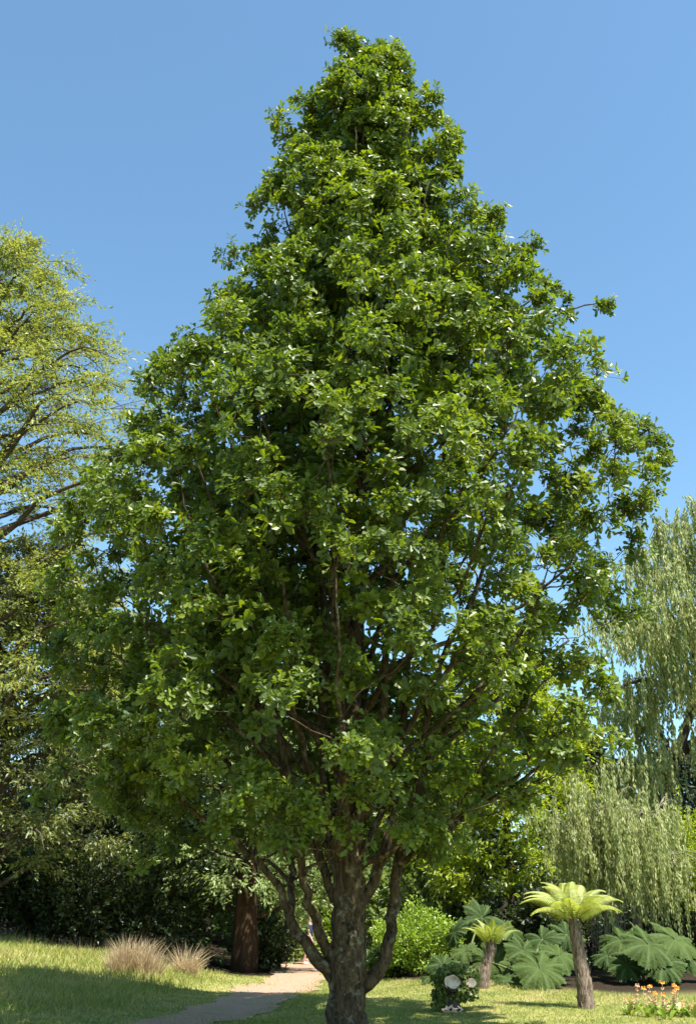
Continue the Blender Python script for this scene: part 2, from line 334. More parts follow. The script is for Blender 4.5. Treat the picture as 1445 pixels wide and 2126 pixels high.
LIMBS = [
    ([(706, 2058, 38), (677, 2015, 34), (649, 1978, 31), (618, 1935, 27), (597, 1890, 23), (580, 1840, 19), (548, 1800, 16), (500, 1755, 13), (410, 1690, 10), (300, 1600, 7)], -0.5),
    ([(606, 1915, 20), (604, 1865, 19), (604, 1800, 18), (580, 1720, 14), (530, 1620, 11), (450, 1500, 8)], 0.8),
    ([(690, 1995, 26), (668, 1952, 25), (650, 1905, 24), (634, 1850, 22), (620, 1770, 20), (600, 1620, 18), (560, 1450, 15), (520, 1250, 11), (470, 1050, 7)], -1.2),
    ([(752, 2050, 36), (785, 2010, 34), (808, 1960, 31), (816, 1890, 29), (826, 1800, 27), (855, 1690, 26), (890, 1575, 24), (945, 1490, 17), (1020, 1400, 13), (1110, 1250, 8)], 0.4),
    ([(888, 1570, 20), (888, 1490, 19), (902, 1405, 18), (935, 1330, 15), (985, 1230, 11), (1040, 1080, 8), (1080, 950, 6)], -0.7),
    ([(740, 1880, 32), (775, 1835, 29), (805, 1740, 26), (825, 1620, 24), (838, 1480, 20), (858, 1320, 17), (915, 1200, 14), (932, 1060, 11), (920, 880, 7), (930, 700, 5)], 0.9),
    ([(828, 1795, 16), (900, 1742, 14), (975, 1690, 12), (1080, 1620, 9), (1190, 1545, 6)], 0.5),
    ([(900, 1745, 12), (935, 1705, 11), (965, 1650, 10), (1020, 1560, 8), (1100, 1450, 6)], -1.4),
    ([(712, 1850, 34), (690, 1760, 31), (672, 1650, 27), (668, 1500, 23), (676, 1330, 18), (655, 1100, 13), (640, 850, 9), (650, 600, 6)], 0.8),
    ([(735, 1800, 30), (748, 1670, 26), (790, 1500, 21), (805, 1300, 17), (825, 1050, 12), (850, 800, 8), (870, 600, 6)], -0.9),
    ([(695, 1870, 24), (660, 1770, 21), (590, 1610, 17), (490, 1450, 13), (410, 1250, 10), (380, 1050, 7)], 0.6),
    ([(708, 1820, 24), (705, 1700, 22), (712, 1560, 19), (705, 1400, 15), (690, 1200, 11), (700, 1000, 7)], -2.4),
    ([(715, 1760, 22), (660, 1650, 18), (560, 1500, 14), (430, 1380, 10), (300, 1280, 6)], -1.5),
    ([(690, 1700, 18), (630, 1560, 14), (600, 1400, 11), (590, 1220, 8)], -2.8),
    ([(760, 1700, 18), (800, 1580, 15), (900, 1430, 11), (1000, 1290, 8)], -2.6),
    ([(745, 1780, 20), (820, 1650, 16), (930, 1540, 13), (1060, 1430, 10), (1180, 1330, 6)], 2.4),
    ([(720, 1780, 20), (640, 1640, 16), (500, 1520, 13), (350, 1420, 10), (220, 1350, 6)], 2.4),
    ([(720, 1700, 22), (740, 1500, 18), (800, 1250, 13), (850, 1000, 9)], 3.4),
    ([(720, 1750, 20), (690, 1560, 16), (640, 1350, 12), (600, 1100, 8)], 3.6),
    ([(900, 900, 8), (985, 790, 7), (1060, 715, 6), (1120, 668, 5), (1180, 645, 4), (1235, 628, 3.4), (1268, 632, 3)], -0.3),
    ([(940, 820, 7), (1020, 700, 6), (1085, 640, 5), (1130, 603, 4), (1165, 600, 3)], 0.2),
]
limb_geo = Geo()
for rows, dy in LIMBS:
    s = limb(rows, dy=dy, thin=0.84); lg = Geo(); lg.tube(s[:, :3], s[:, 3], 9, wob=0.05)
    lg.build('limb', M['oak_bark'], oak, True, OL); skel.append(s)
# procedural limbs that climb steeply out of the leader
for k in range(58):
    z0 = 2.2 + 13.8 * (k / 58) ** 1.05; a = np.interp(z0, trunk_pts[:, 2], trunk_pts[:, 0]); r0 = np.interp(z0, trunk_pts[:, 2], trunk_pts[:, 3])
    ay = np.interp(z0, trunk_pts[:, 2], trunk_pts[:, 1])
    th = k * 2.39996 + RNG.normal() * 0.3
    z1 = min(z0 + RNG.uniform(2.5, 4.5) * (1.0 if z0 < 13 else 0.7), ZMAX - 0.5); e = env_point(z1, th, 0.80)
    A = np.array([a, ay, z0]); out = np.array([math.cos(th), math.sin(th), 0])
    L_ = np.linalg.norm(e - A)
    c = bez(A, out * L_ * 0.28 + np.array([0, 0, L_ * 0.22]), e, np.array([0, 0, L_ * 0.35]) + out * 0.1 * L_, 14)
    c[1:-1] += RNG.normal(size=(12, 3)) * 0.03
    rr = np.linspace(min(r0 * 0.42, 0.058), 0.011, 14)
    lg = Geo(); lg.tube(c, rr, 7, wob=0.05); lg.build('limb', M['oak_bark'], oak, True, OL); skel.append(np.hstack([c, rr[:, None]]))
SK = np.vstack(skel)

# leaf masses: upright plumes spread over the crown's surface, each a handful of leafy shoots, with hollows between
plume = np.zeros((1000, 4)); npl = 0
for _ in range(40000):
    z = ZMIN + (ZMAX - ZMIN) * RNG.random(); a_, b_ = env_at(z); h_ = 0.5 * (b_ - a_)
    if RNG.random() > np.clip(h_ / 5.4, 0.08, 1): continue
    th_ = RNG.random() * 2 * math.pi; sep = 0.47 + 0.066 * h_
    p = env_point(z, th_, max(0.05, (h_ - 0.40) / h_)); lm_ = float(lump(p)); rec = min(1, h_ / 2.5) * (1.15 * float(ss((0.12 - lm_) / 0.62)) + 0.22 * RNG.random())
    p = env_point(z, th_, max(0.05, (h_ - 0.40 - rec) / h_))
    if npl and np.min(np.sum(((plume[:npl, :3] - p) * np.array([1, 1, 0.8])) ** 2, 1)) < sep * sep: continue
    plume[npl] = [*p, sep]; npl += 1
    if npl >= 990: break
plume = plume[:npl]
z = plume[:, 2]; lm = lump(plume)
pr_ = np.where(lm < -0.45, 0.55, 1.0) * (0.60 + 0.40 * ss((z - 2.0) / 1.0))
front = ss((TY - 1 - plume[:, 1]) / 3); pr_ *= 1 - 0.50 * front * ss((7.5 - z) / 2.5) * ss((plume[:, 0] + 2.2) / 1.0) * ss((3.6 - plume[:, 0]) / 1.0)
right = ss((plume[:, 0] - 0.3) / 1.4) * ss((z - 4.5) / 1.5) * ss((11.0 - z) / 2.0); pr_ *= 1 - 0.22 * right
pr_ *= 1 - 0.75 * ss((plume[:, 0] - 0.8) / 1.2) * ss((plume[:, 1] - TY) / 1.0) * ss((7.0 - z) / 1.5)
plume = plume[RNG.random(len(plume)) < pr_]
ax_x = np.interp(plume[:, 2], env[:, 0], 0.5 * (env[:, 1] + env[:, 2])); po = nrm(np.stack([plume[:, 0] - ax_x, plume[:, 1] - TY, 0 * ax_x], 1))
C = []
for p, o_ in zip(plume, po):
    k_ = RNG.integers(3, 5)
    for q in range(k_):
        d_ = rand_dir(1)[0] + o_ * 0.5 + np.array([0, 0, 0.35]); d_ /= np.linalg.norm(d_)
        C.append(p[:3] + d_ * np.array([0.46, 0.46, 0.66]) * RNG.uniform(0.55, 1.0) * p[3] / 0.8)
# sparse shoots inside the crown
n_ = 3000; zi = ZMIN + 0.6 + (ZMAX - ZMIN - 1.6) * RNG.random(n_); hz_ = 0.5 * (env_at(zi)[1] - env_at(zi)[0]); Ci = env_point(zi, RNG.random(n_) * 6.283, (0.28 + 0.46 * RNG.random(n_)) * np.clip((hz_ - .35) / hz_, 0, 1))
kp = np.clip(hz_ / 5.2, .15, 1) * (0.30 + 0.70 * ss((Ci[:, 2] - 4.0) / 2)) * (1 - 0.72 * ss((Ci[:, 0] + 0.2) / 1.6) * ss((Ci[:, 2] - 4.5) / 1.5) * ss((11.5 - Ci[:, 2]) / 2.5)) * (1 - 0.6 * ss((Ci[:, 0] + 1.8) / 1.0) * ss((8 - Ci[:, 2]) / 2) * ss((TY + .5 - Ci[:, 1]) / 1.0))
Ci = Ci[RNG.random(n_) < kp]; inner0 = len(C)
C = np.vstack([np.array(C), Ci])
print('plumes', len(plume), 'masses', len(C))
extra = [P(1245, 640, TY - 0.3), P(1258, 632, TY - 0.25), P(1152, 600, TY + 0.2), P(1130, 592, TY), P(1168, 630, TY), P(1172, 655, TY - .2), P(1110, 585, TY + .3), P(1120, 650, TY), P(1080, 520, TY), P(1078, 545, TY),
         P(1340, 960, TY), P(720, 95, TY), P(745, 90, TY), P(790, 100, TY), P(770, 110, TY), P(880, 190, TY), P(935, 285, TY), P(625, 205, TY), P(1270, 1275, TY - .5), P(1285, 1550, TY)]
TIPS = [(392, 712), (445, 700), (497, 600), (545, 455), (575, 402), (607, 280), (1085, 520), (1195, 785), (1222, 815), (1280, 912), (1350, 955), (1340, 1010), (150, 1165), (140, 1240), (135, 1610), (1290, 1245), (300, 915), (215, 1020), (1000, 470), (1310, 1130), (140, 1480), (150, 1380)]
tipc = np.vstack([[P(a_, b_, TY) + RNG.normal(size=3) * np.array([.12, .35, .16]) for _ in range(2)] for a_, b_ in TIPS]); C = np.vstack([C[:inner0], tipc, C[inner0:]]); inner0 += len(tipc)
small = np.zeros(len(C)); inner = np.arange(len(C)) >= inner0; inner = np.concatenate([inner, np.zeros(len(extra), bool)]); C = np.vstack([C, np.array(extra)]); small = np.concatenate([small, np.ones(len(extra))])

axis_x = np.interp(C[:, 2], env[:, 0], 0.5 * (env[:, 1] + env[:, 2]))
outw = np.stack([C[:, 0] - axis_x, C[:, 1] - TY, np.zeros(len(C))], 1); outn = nrm(outw)
# branches: secondary boughs then twigs to every leaf mass
order = np.argsort(np.linalg.norm(outw, axis=1))
SKp = SK[:, :3]; SKr = SK[:, 3]
node_p = [SKp]; node_r = [SKr]
bough = Geo(); allp = SKp.copy(); allr = SKr.copy(); buf_p = []; buf_r = []
for cnt, i in enumerate(order):
    c = C[i]; d = allp - c; hd = np.hypot(d[:, 0], d[:, 1]); dz = c[2] - allp[:, 2]
    cost = np.sqrt(hd ** 2 + dz ** 2) + np.where(dz < 0.35 * hd, 3.0 * (0.35 * hd - dz), 0)
    j = int(np.argmin(cost)); a = allp[j]; L_ = np.linalg.norm(c - a)
    if L_ < 0.05: continue
    o = outn[i]
    pth = bez(a, np.array([o[0] * .18, o[1] * .18, 0.30]) * L_, c, np.array([o[0] * .12, o[1] * .12, 0.26]) * L_, 7)
    pth[1:-1] += RNG.normal(size=(5, 3)) * 0.03 * min(1, L_)
    r0 = min(allr[j] * 0.75, 0.012 + 0.014 * L_); rr = np.linspace(max(r0, 0.009), 0.006, 7)
    bough.tube(pth, rr, 3 if inner[i] else 4, False)
    buf_p.append(pth[2:]); buf_r.append(rr[2:])
    if len(buf_p) >= 25 or cnt == len(order) - 1:
        allp = np.vstack([allp] + buf_p); allr = np.concatenate([allr] + buf_r); buf_p = []; buf_r = []

# leaves: rosettes at the end of short twigs
def half_leaf(side, lobes, fold):
    return [(side * x, y, fold * x - 0.10 * y * y) for x, y in lobes]
LOB = [(0.045, 0.04), (0.17, 0.36), (0.12, 0.47), (0.27, 0.73), (0.16, 0.93)]
base = [(0, 0, 0), (0, 1, -0.10)]
lv = np.array(base + half_leaf(1, LOB, 0.35) + half_leaf(-1, LOB, 0.35)); lp = [np.array([[0, 2, 3, 4, 5, 6, 1], [1, 11, 10, 9, 8, 7, 0]])]
LOBH = [(0.03, 0.03), (0.09, 0.16), (0.065, 0.22), (0.17, 0.36), (0.115, 0.43), (0.25, 0.58), (0.17, 0.65), (0.27, 0.80), (0.17, 0.86), (0.13, 0.97)]
DIA = [(0.17, 0.40), (0.24, 0.78)]
dv = np.array(base + half_leaf(1, DIA, 0.3) + half_leaf(-1, DIA, 0.3)); dp = [np.array([[0, 2, 3, 1], [1, 5, 4, 0]])]
NT = 16
nC = len(C)
rad = np.where(small > 0, 0.26, RNG.uniform(0.31, 0.48, nC)) * np.interp(C[:, 2], [3, 20], [1.0, 0.85])
td = rand_dir(nC * NT).reshape(nC, NT, 3) * 0.9 + outn[:, None, :] * 0.45 + np.array([0, 0, 0.45]); td = nrm(td)
dist = RNG.uniform(0.35, 1.0, (nC, NT, 1)) * rad[:, None, None]
te = C[:, None, :] + td * dist * np.array([1.05, 1.05, 0.85])
valid = np.ones((nC, NT), bool); valid[small > 0, 9:] = False; valid[inner, 7:] = False
te = te[valid]; td2 = td[valid]; cid = np.repeat(np.arange(nC), NT).reshape(nC, NT)[valid]
tw0 = C[cid]
# thin green twigs
side = nrm(np.cross(td2, np.array([0.3, 0.2, 1.0])))
tv = np.stack([tw0 - side * .005, tw0 + side * .005, te + side * .003, te - side * .003], 1).reshape(-1, 3)
bough.add(tv, [np.arange(len(tv)).reshape(-1, 4)])
o = bough.build('bough', M['oak_bark'], oak, True, OL); tag(o, kind='stuff')
NL = 7
nT = len(te)
ax = nrm(td2 + np.array([0, 0, 0.35]))
e1 = nrm(np.cross(ax, np.array([0.21, 0.55, 0.13]))); e2 = np.cross(ax, e1)
phi = (np.arange(NL)[None] * 2 * math.pi / NL + RNG.random((nT, 1)) * 6.28 + RNG.normal(size=(nT, NL)) * 0.3)
open_ = R(62) + RNG.normal(size=(nT, NL)) * R(16)
ld = np.cos(open_)[..., None] * ax[:, None] + np.sin(open_)[..., None] * (np.cos(phi)[..., None] * e1[:, None] + np.sin(phi)[..., None] * e2[:, None])
ld = ld + np.array([0, 0, -0.12]); lp0 = (te[:, None] + RNG.normal(size=(nT, NL, 3)) * 0.018 - ax[:, None] * RNG.uniform(0, 0.09, (nT, NL, 1))).reshape(-1, 3)
up = (np.repeat(ax[:, None], NL, 1) + RNG.normal(size=(nT, NL, 3)) * 0.28).reshape(-1, 3)
ld = nrm(ld.reshape(-1, 3)); lfr = frames(ld, up)
lsc = RNG.uniform(0.085, 0.150, nT * NL) * np.repeat(np.where(inner[cid], 1.5, 1.0), NL)
cvar = np.repeat(np.repeat(0, 1), 1)
cv = RNG.random(nC) * 0.5
lvar = np.clip(np.repeat(cv[cid], NL) + RNG.random(nT * NL) * 0.5, 0, 1)
# leaves on the camera side are lobed, those behind are simpler
camp = np.array([0, 0, CAMZ])
dcam = np.linalg.norm(lp0 - camp, axis=1)
radial = np.linalg.norm(np.stack([lp0[:, 0] - np.interp(lp0[:, 2], env[:, 0], 0.5 * (env[:, 1] + env[:, 2])), lp0[:, 1] - TY], 1), axis=1)
# the 300 largest outer leaves become parts of their own
hwl = 0.5 * (env_at(lp0[:, 2])[1] - env_at(lp0[:, 2])[0])
facing = np.abs(np.sum(lfr[:, :, 2] * nrm(camp - lp0), axis=1))
score = lsc / dcam * (0.3 + facing) * np.where((radial > 0.92 * hwl) & (lp0[:, 1] < TY - 1.5), 1, 0.2)
top = np.argsort(-score)[:300]; is_top = np.zeros(len(lp0), bool); is_top[top] = True
nearm = (lp0[:, 1] < TY - 0.8) & (dcam < 15.2) & ~np.repeat(inner[cid], NL) & ~is_top; farm = ~nearm & ~is_top
crown = Geo()
crown.scatter(lv, lp, lp0[nearm], lfr[nearm], lsc[nearm], lvar[nearm])
crown.scatter(dv, dp, lp0[farm], lfr[farm], lsc[farm] * 1.05, lvar[farm])
o = crown.build('crown', M['oak_leaf'], oak, False, OL); tag(o, kind='stuff')
hv = np.array([(0, y, -0.10 * y * y) for y in (0, 0.25, 0.5, 0.75, 1.0)] + half_leaf(1, LOBH, 0.30) + half_leaf(-1, LOBH, 0.30))
def hl(o_, flip):
    f_ = [[0, o_, o_ + 1, o_ + 2, 1], [1, o_ + 2, o_ + 3, o_ + 4, o_ + 5], [1, o_ + 5, o_ + 6, 2, 2], [2, o_ + 6, o_ + 7, o_ + 8, 3], [3, o_ + 8, o_ + 9, 4, 4]]
    out_ = []
    for q in f_:
        q2 = [v for i_, v in enumerate(q) if v not in q[:i_]]
        out_.append(q2[::-1] if flip else q2)
    return out_
hm = bpy.data.meshes.new('leaf'); hm.from_pydata([tuple(v) for v in hv], [], hl(5, False) + hl(15, True)); hm.materials.append(M['oak_leaf_single'])
from mathutils import Matrix
for i in top:
    o = bpy.data.objects.new('leaf', hm); COL.objects.link(o); o.parent = oak
    f3 = lfr[i] * lsc[i]; pz = lp0[i] - OL
    o.matrix_local = Matrix([[*f3[0], pz[0]], [*f3[1], pz[1]], [*f3[2], pz[2]], [0, 0, 0, 1]])
print('oak leaves', len(lp0), 'masses', nC)

# ------------------------------------------------------------------ foliage helpers for the other trees
QV = np.array([(0, 0, 0), (0.5, 0.45, 0.06), (0, 1, -0.05), (-0.5, 0.45, 0.06)]); QP = [np.array([[0, 1, 2, 3]])]
def leaves_on_lines(geo, A, B, per, length, width, spread=0.9, droop=0.0, jit=0.03, vbase=None, up=(0, 0, 1), upj=0.5):
    """scatter diamond leaves along straight twig lines A -> B"""
    N = len(A); t = RNG.random((N, per)); d = nrm(B - A)
    pos = (A[:, None] * (1 - t[..., None]) + B[:, None] * t[..., None]).reshape(-1, 3) + RNG.normal(size=(N * per, 3)) * jit
    dd = np.repeat(d, per, 0) + rand_dir(N * per) * spread + np.array([0, 0, -droop])
    fr = frames(dd, np.asarray(up) + RNG.normal(size=(N * per, 3)) * upj)
    s = RNG.uniform(0.7, 1.25, N * per)
    sc = np.stack([s * width, s * length, s * length], 1)
    vb = np.repeat(RNG.random(N) if vbase is None else vbase, per) * 0.55 + RNG.random(N * per) * 0.45
    geo.scatter(QV, QP, pos, fr, sc, vb)

def layered_tree(name, label, base, H, radius, leaf, bark, nb=46, z_lo=0.2, rise=0.45, twigs=34, per=16, ll=0.09, lw=0.035, r0=0.3, droop=0.25, arc=None, group=None, twl=(0.35, 0.9), flat=0.25, trunk_lean=(0, 0), top_r=0.12):
    """tree with spreading boughs that carry flat sprays; radius(t) gives reach at height fraction t"""
    base = np.asarray(base, float); root = empty(name, base); tag(root, label, 'tree', group)
    tp = spline([(0, 0, -0.1, r0 * 1.25), (trunk_lean[0] * .2, trunk_lean[1] * .2, H * 0.2, r0 * 0.85), (trunk_lean[0] * .6, trunk_lean[1] * .6, H * 0.6, r0 * 0.5), (trunk_lean[0], trunk_lean[1], H * 0.98, r0 * 0.08)], 18)
    tg_ = Geo(); tg_.tube(tp[:, :3], tp[:, 3], 12, wob=0.04); tg_.build('trunk', bark, root, True)
    bg = Geo(); cg = Geo(); AA = []; BB = []; VV = []
    for k in range(nb):
        t = z_lo + (1 - z_lo) * ((k + 0.5 * RNG.random()) / nb); z0 = H * t * 0.93
        az = k * 2.39996 + RNG.normal() * 0.35
        if arc: az = arc[0] + (arc[1] - arc[0]) * ((az % 6.2832) / 6.2832)
        L_ = radius(t) * RNG.uniform(0.75, 1.1)
        o_ = np.array([math.cos(az), math.sin(az), 0])
        a = np.array([np.interp(z0, tp[:, 2], tp[:, 0]), np.interp(z0, tp[:, 2], tp[:, 1]), z0])
        e = a + o_ * L_ + np.array([0, 0, L_ * rise * RNG.uniform(0.5, 1.2)])
        c = bez(a, o_ * L_ * 0.3 + np.array([0, 0, L_ * rise * 0.55]), e, o_ * L_ * 0.35 + np.array([0, 0, -L_ * droop]), 10)
        c[1:-1] += RNG.normal(size=(8, 3)) * 0.05
        bg.tube(c, np.linspace(min(0.025 + 0.016 * L_, r0 * 0.4), 0.008, 10), 5, False)
        # side boughs, then twigs fanning out flat from both
        sidev = np.array([-o_[1], o_[0], 0]); paths = [c]; nsub = int(3 + L_ * 1.1)
        for q in range(nsub):
            u_ = RNG.uniform(0.22, 0.95) * 9; i0 = min(int(u_), 8); p0 = c[i0] + (c[i0 + 1] - c[i0]) * (u_ - i0)
            sgn = 1 if q % 2 else -1; dl = L_ * RNG.uniform(0.16, 0.34) + 0.25
            dv_ = nrm(o_ * RNG.uniform(0.3, 0.9) + sidev * sgn * RNG.uniform(0.5, 1.0) + np.array([0, 0, RNG.normal() * flat + rise * 0.2]))
            sp_ = bez(p0, dv_ * dl * .35 + np.array([0, 0, .05 * dl]), p0 + dv_ * dl, dv_ * dl * .3 - np.array([0, 0, droop * dl * .5]), 10)
            bg.tube(sp_[::3], np.linspace(0.006 + 0.006 * dl, 0.005, 4), 4, False); paths.append(sp_)
        ntw = max(1, int(twigs / (nsub * 0.6 + 1)))
        for pi_, pa in enumerate(paths):
            m_ = ntw if pi_ else int(ntw * 0.8) + 1
            idx = np.sqrt(RNG.uniform(0.05, 1, m_)) * 9; i0 = np.minimum(idx.astype(int), 8); ff = (idx - i0)[:, None]
            p0 = pa[i0] * (1 - ff) + pa[i0 + 1] * ff; o2 = nrm(pa[-1] - pa[0]); sv_ = nrm(np.cross(o2, np.array([0, 0, 1.0])))
            sg = np.where(RNG.random(m_) < 0.5, -1, 1)[:, None]
            dirs = nrm(o2 * RNG.uniform(0.3, 1.0, (m_, 1)) + sv_ * sg * RNG.uniform(0.2, 1.0, (m_, 1)) + np.stack([np.zeros(m_), np.zeros(m_), RNG.normal(size=m_) * flat - droop * 0.5], 1))
            ln = RNG.uniform(*twl, (m_, 1)) * (0.5 + 0.5 * min(1, L_ / 3))
            AA.append(p0); BB.append(p0 + dirs * ln); VV.append(np.full(m_, RNG.random()))
    A = np.vstack(AA); B = np.vstack(BB); V_ = np.concatenate(VV)
    side = nrm(np.cross(B - A, np.array([0.1, 0.2, 1.0]))) * 0.005
    bg.add(np.stack([A - side, A + side, B + side * .5, B - side * .5], 1).reshape(-1, 3), [np.arange(len(A) * 4).reshape(-1, 4)])
    leaves_on_lines(cg, A, B, per, ll, lw, 0.75, droop * 0.5, ll * 0.35, V_)
    tag(bg.build('bough', bark, root, True), kind='stuff'); tag(cg.build('crown', leaf, root), kind='stuff')
    return root

def willow(name, label, base, boughs, leaf, bark, strands, slen, per, ll=0.085, lw=0.018, r0=0.25, trunk=None, group=None, spread=0.45, roots=()):
    """boughs: list of point lists (world); strands hang from their outer parts"""
    base = np.asarray(base, float); root = empty(name, base); tag(root, label, 'tree', group)
    tg_ = Geo(); tp = spline(trunk, 14); tg_.tube(tp[:, :3] - base, tp[:, 3], 12, wob=0.05); tg_.build('trunk', bark, root, True)
    bg = Geo(); cg = Geo(); pool = []
    for rows in boughs:
        s = spline(rows, 16); s[1:-1, :3] += RNG.normal(size=(14, 3)) * 0.05
        bg.tube(s[:, :3] - base, s[:, 3], 6, False, 0.05); pool.append(s[4:, :3])
        for q in range(7):                                   # side shoots
            i = RNG.integers(4, 16); d = nrm(rand_dir(1)[0] * np.array([1, 1, 0.5])); L_ = RNG.uniform(0.5, 1.3)
            sh = bez(s[i, :3], d * L_ * .4 + np.array([0, 0, .15]), s[i, :3] + d * L_ + np.array([0, 0, 0.05]), d * L_ * .3 - np.array([0, 0, .3]), 6)
            bg.tube(sh - base, np.linspace(0.02, 0.007, 6), 4, False); pool.append(sh)
    Pp = np.vstack(pool); n = strands
    st = Pp[RNG.integers(0, len(Pp), n)] + RNG.normal(size=(n, 3)) * np.array([spread, spread, 0.18])
    L_ = RNG.uniform(slen[0], slen[1], n); sw = RNG.normal(size=(n, 2)) * 0.10
    segs = 4; prev = st; AA = []; BB = []
    for k in range(segs):
        nx = prev + np.stack([sw[:, 0] * (0.6 - k * .25), sw[:, 1] * (0.6 - k * .25), -L_ / segs], 1); AA.append(prev); BB.append(nx); prev = nx
    A = np.vstack(AA) - base; B = np.vstack(BB) - base
    side = nrm(np.cross(B - A, RNG.normal(size=(len(A), 3)))) * 0.003
    bg.add(np.stack([A - side, A + side, B + side, B - side], 1).reshape(-1, 3), [np.arange(len(A) * 4).reshape(-1, 4)])
    for (rx_, ry0, ry1, rY) in roots:                          # bare brown hanging shoots
        a_, e_ = P(rx_, ry0, rY) - base, P(rx_ + RNG.normal() * 4, ry1, rY) - base; bg.tube(bez(a_, (RNG.normal() * .06, 0, -.2), e_, (RNG.normal() * .06, 0, -.2), 6), np.linspace(.008, .004, 6), 3, False)
    leaves_on_lines(cg, A, B, per, ll, lw, 0.55, 0.35, 0.025, np.tile(RNG.random(n), segs), up=(0, -0.6, 0.5), upj=0.8)
    tag(bg.build('bough', bark, root, True), kind='stuff'); tag(cg.build('crown', leaf, root), kind='stuff')
    return root

def shrub(name, label, base, size, leaf, bark, n=420, per=16, ll=0.10, lw=0.05, stems=9, cat='shrub', group=None, hollow=0.55, lumpy=0.35, twig=0.28, low=0.15):
    """rounded shrub: several stems from the ground, twigs ending in an uneven dome"""
    base = np.asarray(base, float); root = empty(name, base); tag(root, label, cat, group)
    rx, ry, h = size; d = rand_dir(n); d[:, 2] = np.where(RNG.random(n) < low, RNG.uniform(-0.58, 0.6, n), np.abs(d[:, 2]))
    ph = RNG.uniform(0, 6.28, 6)
    lumpv = 1 + lumpy * (np.sin(3.1 * d[:, 0] * 2 + ph[0]) * np.sin(2.7 * d[:, 1] * 2 + ph[1]) * 0.5 + 0.5 * np.sin(5 * d[:, 2] + 4 * d[:, 0] + ph[2]) * 0.6)
    f = (hollow + (1 - hollow) * RNG.random(n) ** 0.6) * lumpv
    c = np.stack([d[:, 0] * rx * f, d[:, 1] * ry * f, h * 0.36 + d[:, 2] * h * 0.64 * f], 1); c[:, 2] = np.maximum(c[:, 2], 0.06)
    sg = Geo(); tops = []
    for k in range(stems):
        a = k * 2.4 + RNG.normal() * 0.3; r_ = RNG.uniform(0.25, 0.75)
        e = np.array([math.cos(a) * rx * r_, math.sin(a) * ry * r_, h * RNG.uniform(0.45, 0.8)])
        p = bez((math.cos(a) * 0.12, math.sin(a) * 0.12, -0.05), (math.cos(a) * .1, math.sin(a) * .1, h * .3), e, (math.cos(a) * .2 * rx, math.sin(a) * .2 * rx, h * .12), 8)
        sg.tube(p, np.linspace(0.018 + 0.012 * h, 0.009, 8), 5, False); tops.append(p[2:])
    tops = np.vstack(tops)
    for q in c[::4]:
        j = int(np.argmin(np.sum((tops - q) ** 2, 1))); sg.tube(bez(tops[j], (0, 0, .1), q, (q - tops[j]) * .3, 4), [0.010, .008, .006, .004], 3, False)
    cg = Geo(); dirs = nrm(np.stack([c[:, 0], c[:, 1], (c[:, 2] - h * .2)], 1) + RNG.normal(size=(n, 3)) * 0.35)
    leaves_on_lines(cg, c - dirs * twig, c + dirs * twig * 0.5, per, ll, lw, 0.9, 0.1, twig * 0.3)
    o1 = sg.build('stem', bark, root, True); tag(o1, kind='stuff'); tag(cg.build('crown', leaf, root), kind='stuff')
    return root

# ------------------------------------------------------------------ left hand trees
def on(px, Y, dz=0.0):
    p = P(px, 1900, Y); return np.array([p[0], Y, float(terr(p[0], Y)) + dz])
b = on(-215, 30)
layered_tree('beech_tree', 'tall airy olive green tree against the sky at the left edge', b, 23.5,
             lambda t: np.interp(t, [0.15, 0.35, 0.5, 0.62, 0.72, 0.85, 0.95, 1.0], [6.4, 6.4, 6.6, 6.6, 5.4, 3.6, 2.4, 1.4]), M['olive_leaf'], M['bark'], nb=80, z_lo=0.16, rise=0.36, twigs=62, per=12, ll=0.135, lw=0.058, r0=0.38, droop=0.38, twl=(0.4, 1.0), arc=(-2.2, 2.0))
b = on(-30, 31.5)
layered_tree('beech_tree', 'lower grey green layered tree behind the left bank', b, 12.5,
             lambda t: np.interp(t, [0.1, 0.4, 0.7, 1.0], [4.2, 4.4, 3.2, 1.0]), M['greygreen_leaf'], M['bark'], nb=64, z_lo=0.12, rise=0.2, twigs=58, per=11, ll=0.17, lw=0.072, r0=0.26, droop=0.35, twl=(0.4, 1.0))
b = on(290, 41)
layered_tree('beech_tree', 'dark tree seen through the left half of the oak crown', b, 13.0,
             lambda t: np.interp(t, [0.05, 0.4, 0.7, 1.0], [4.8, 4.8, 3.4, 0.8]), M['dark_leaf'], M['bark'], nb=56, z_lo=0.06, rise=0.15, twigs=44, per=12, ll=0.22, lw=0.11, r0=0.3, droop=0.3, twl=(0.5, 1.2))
rb = G(500, 2022); rb[1] += 1.0; rb[2] = terr(rb[0], rb[1])
layered_tree('redwood_tree', 'conifer with a thick reddish brown trunk left of the gravel path', rb, 16.0,
             lambda t: np.interp(t, [0.1, 0.4, 0.7, 1.0], [3.6, 3.4, 2.2, 0.4]), M['pale_leaf'], M['redbark'], nb=64, z_lo=0.10, rise=0.0, twigs=40, per=11, ll=0.17, lw=0.075, r0=0.36, droop=0.45, twl=(0.4, 1.0))
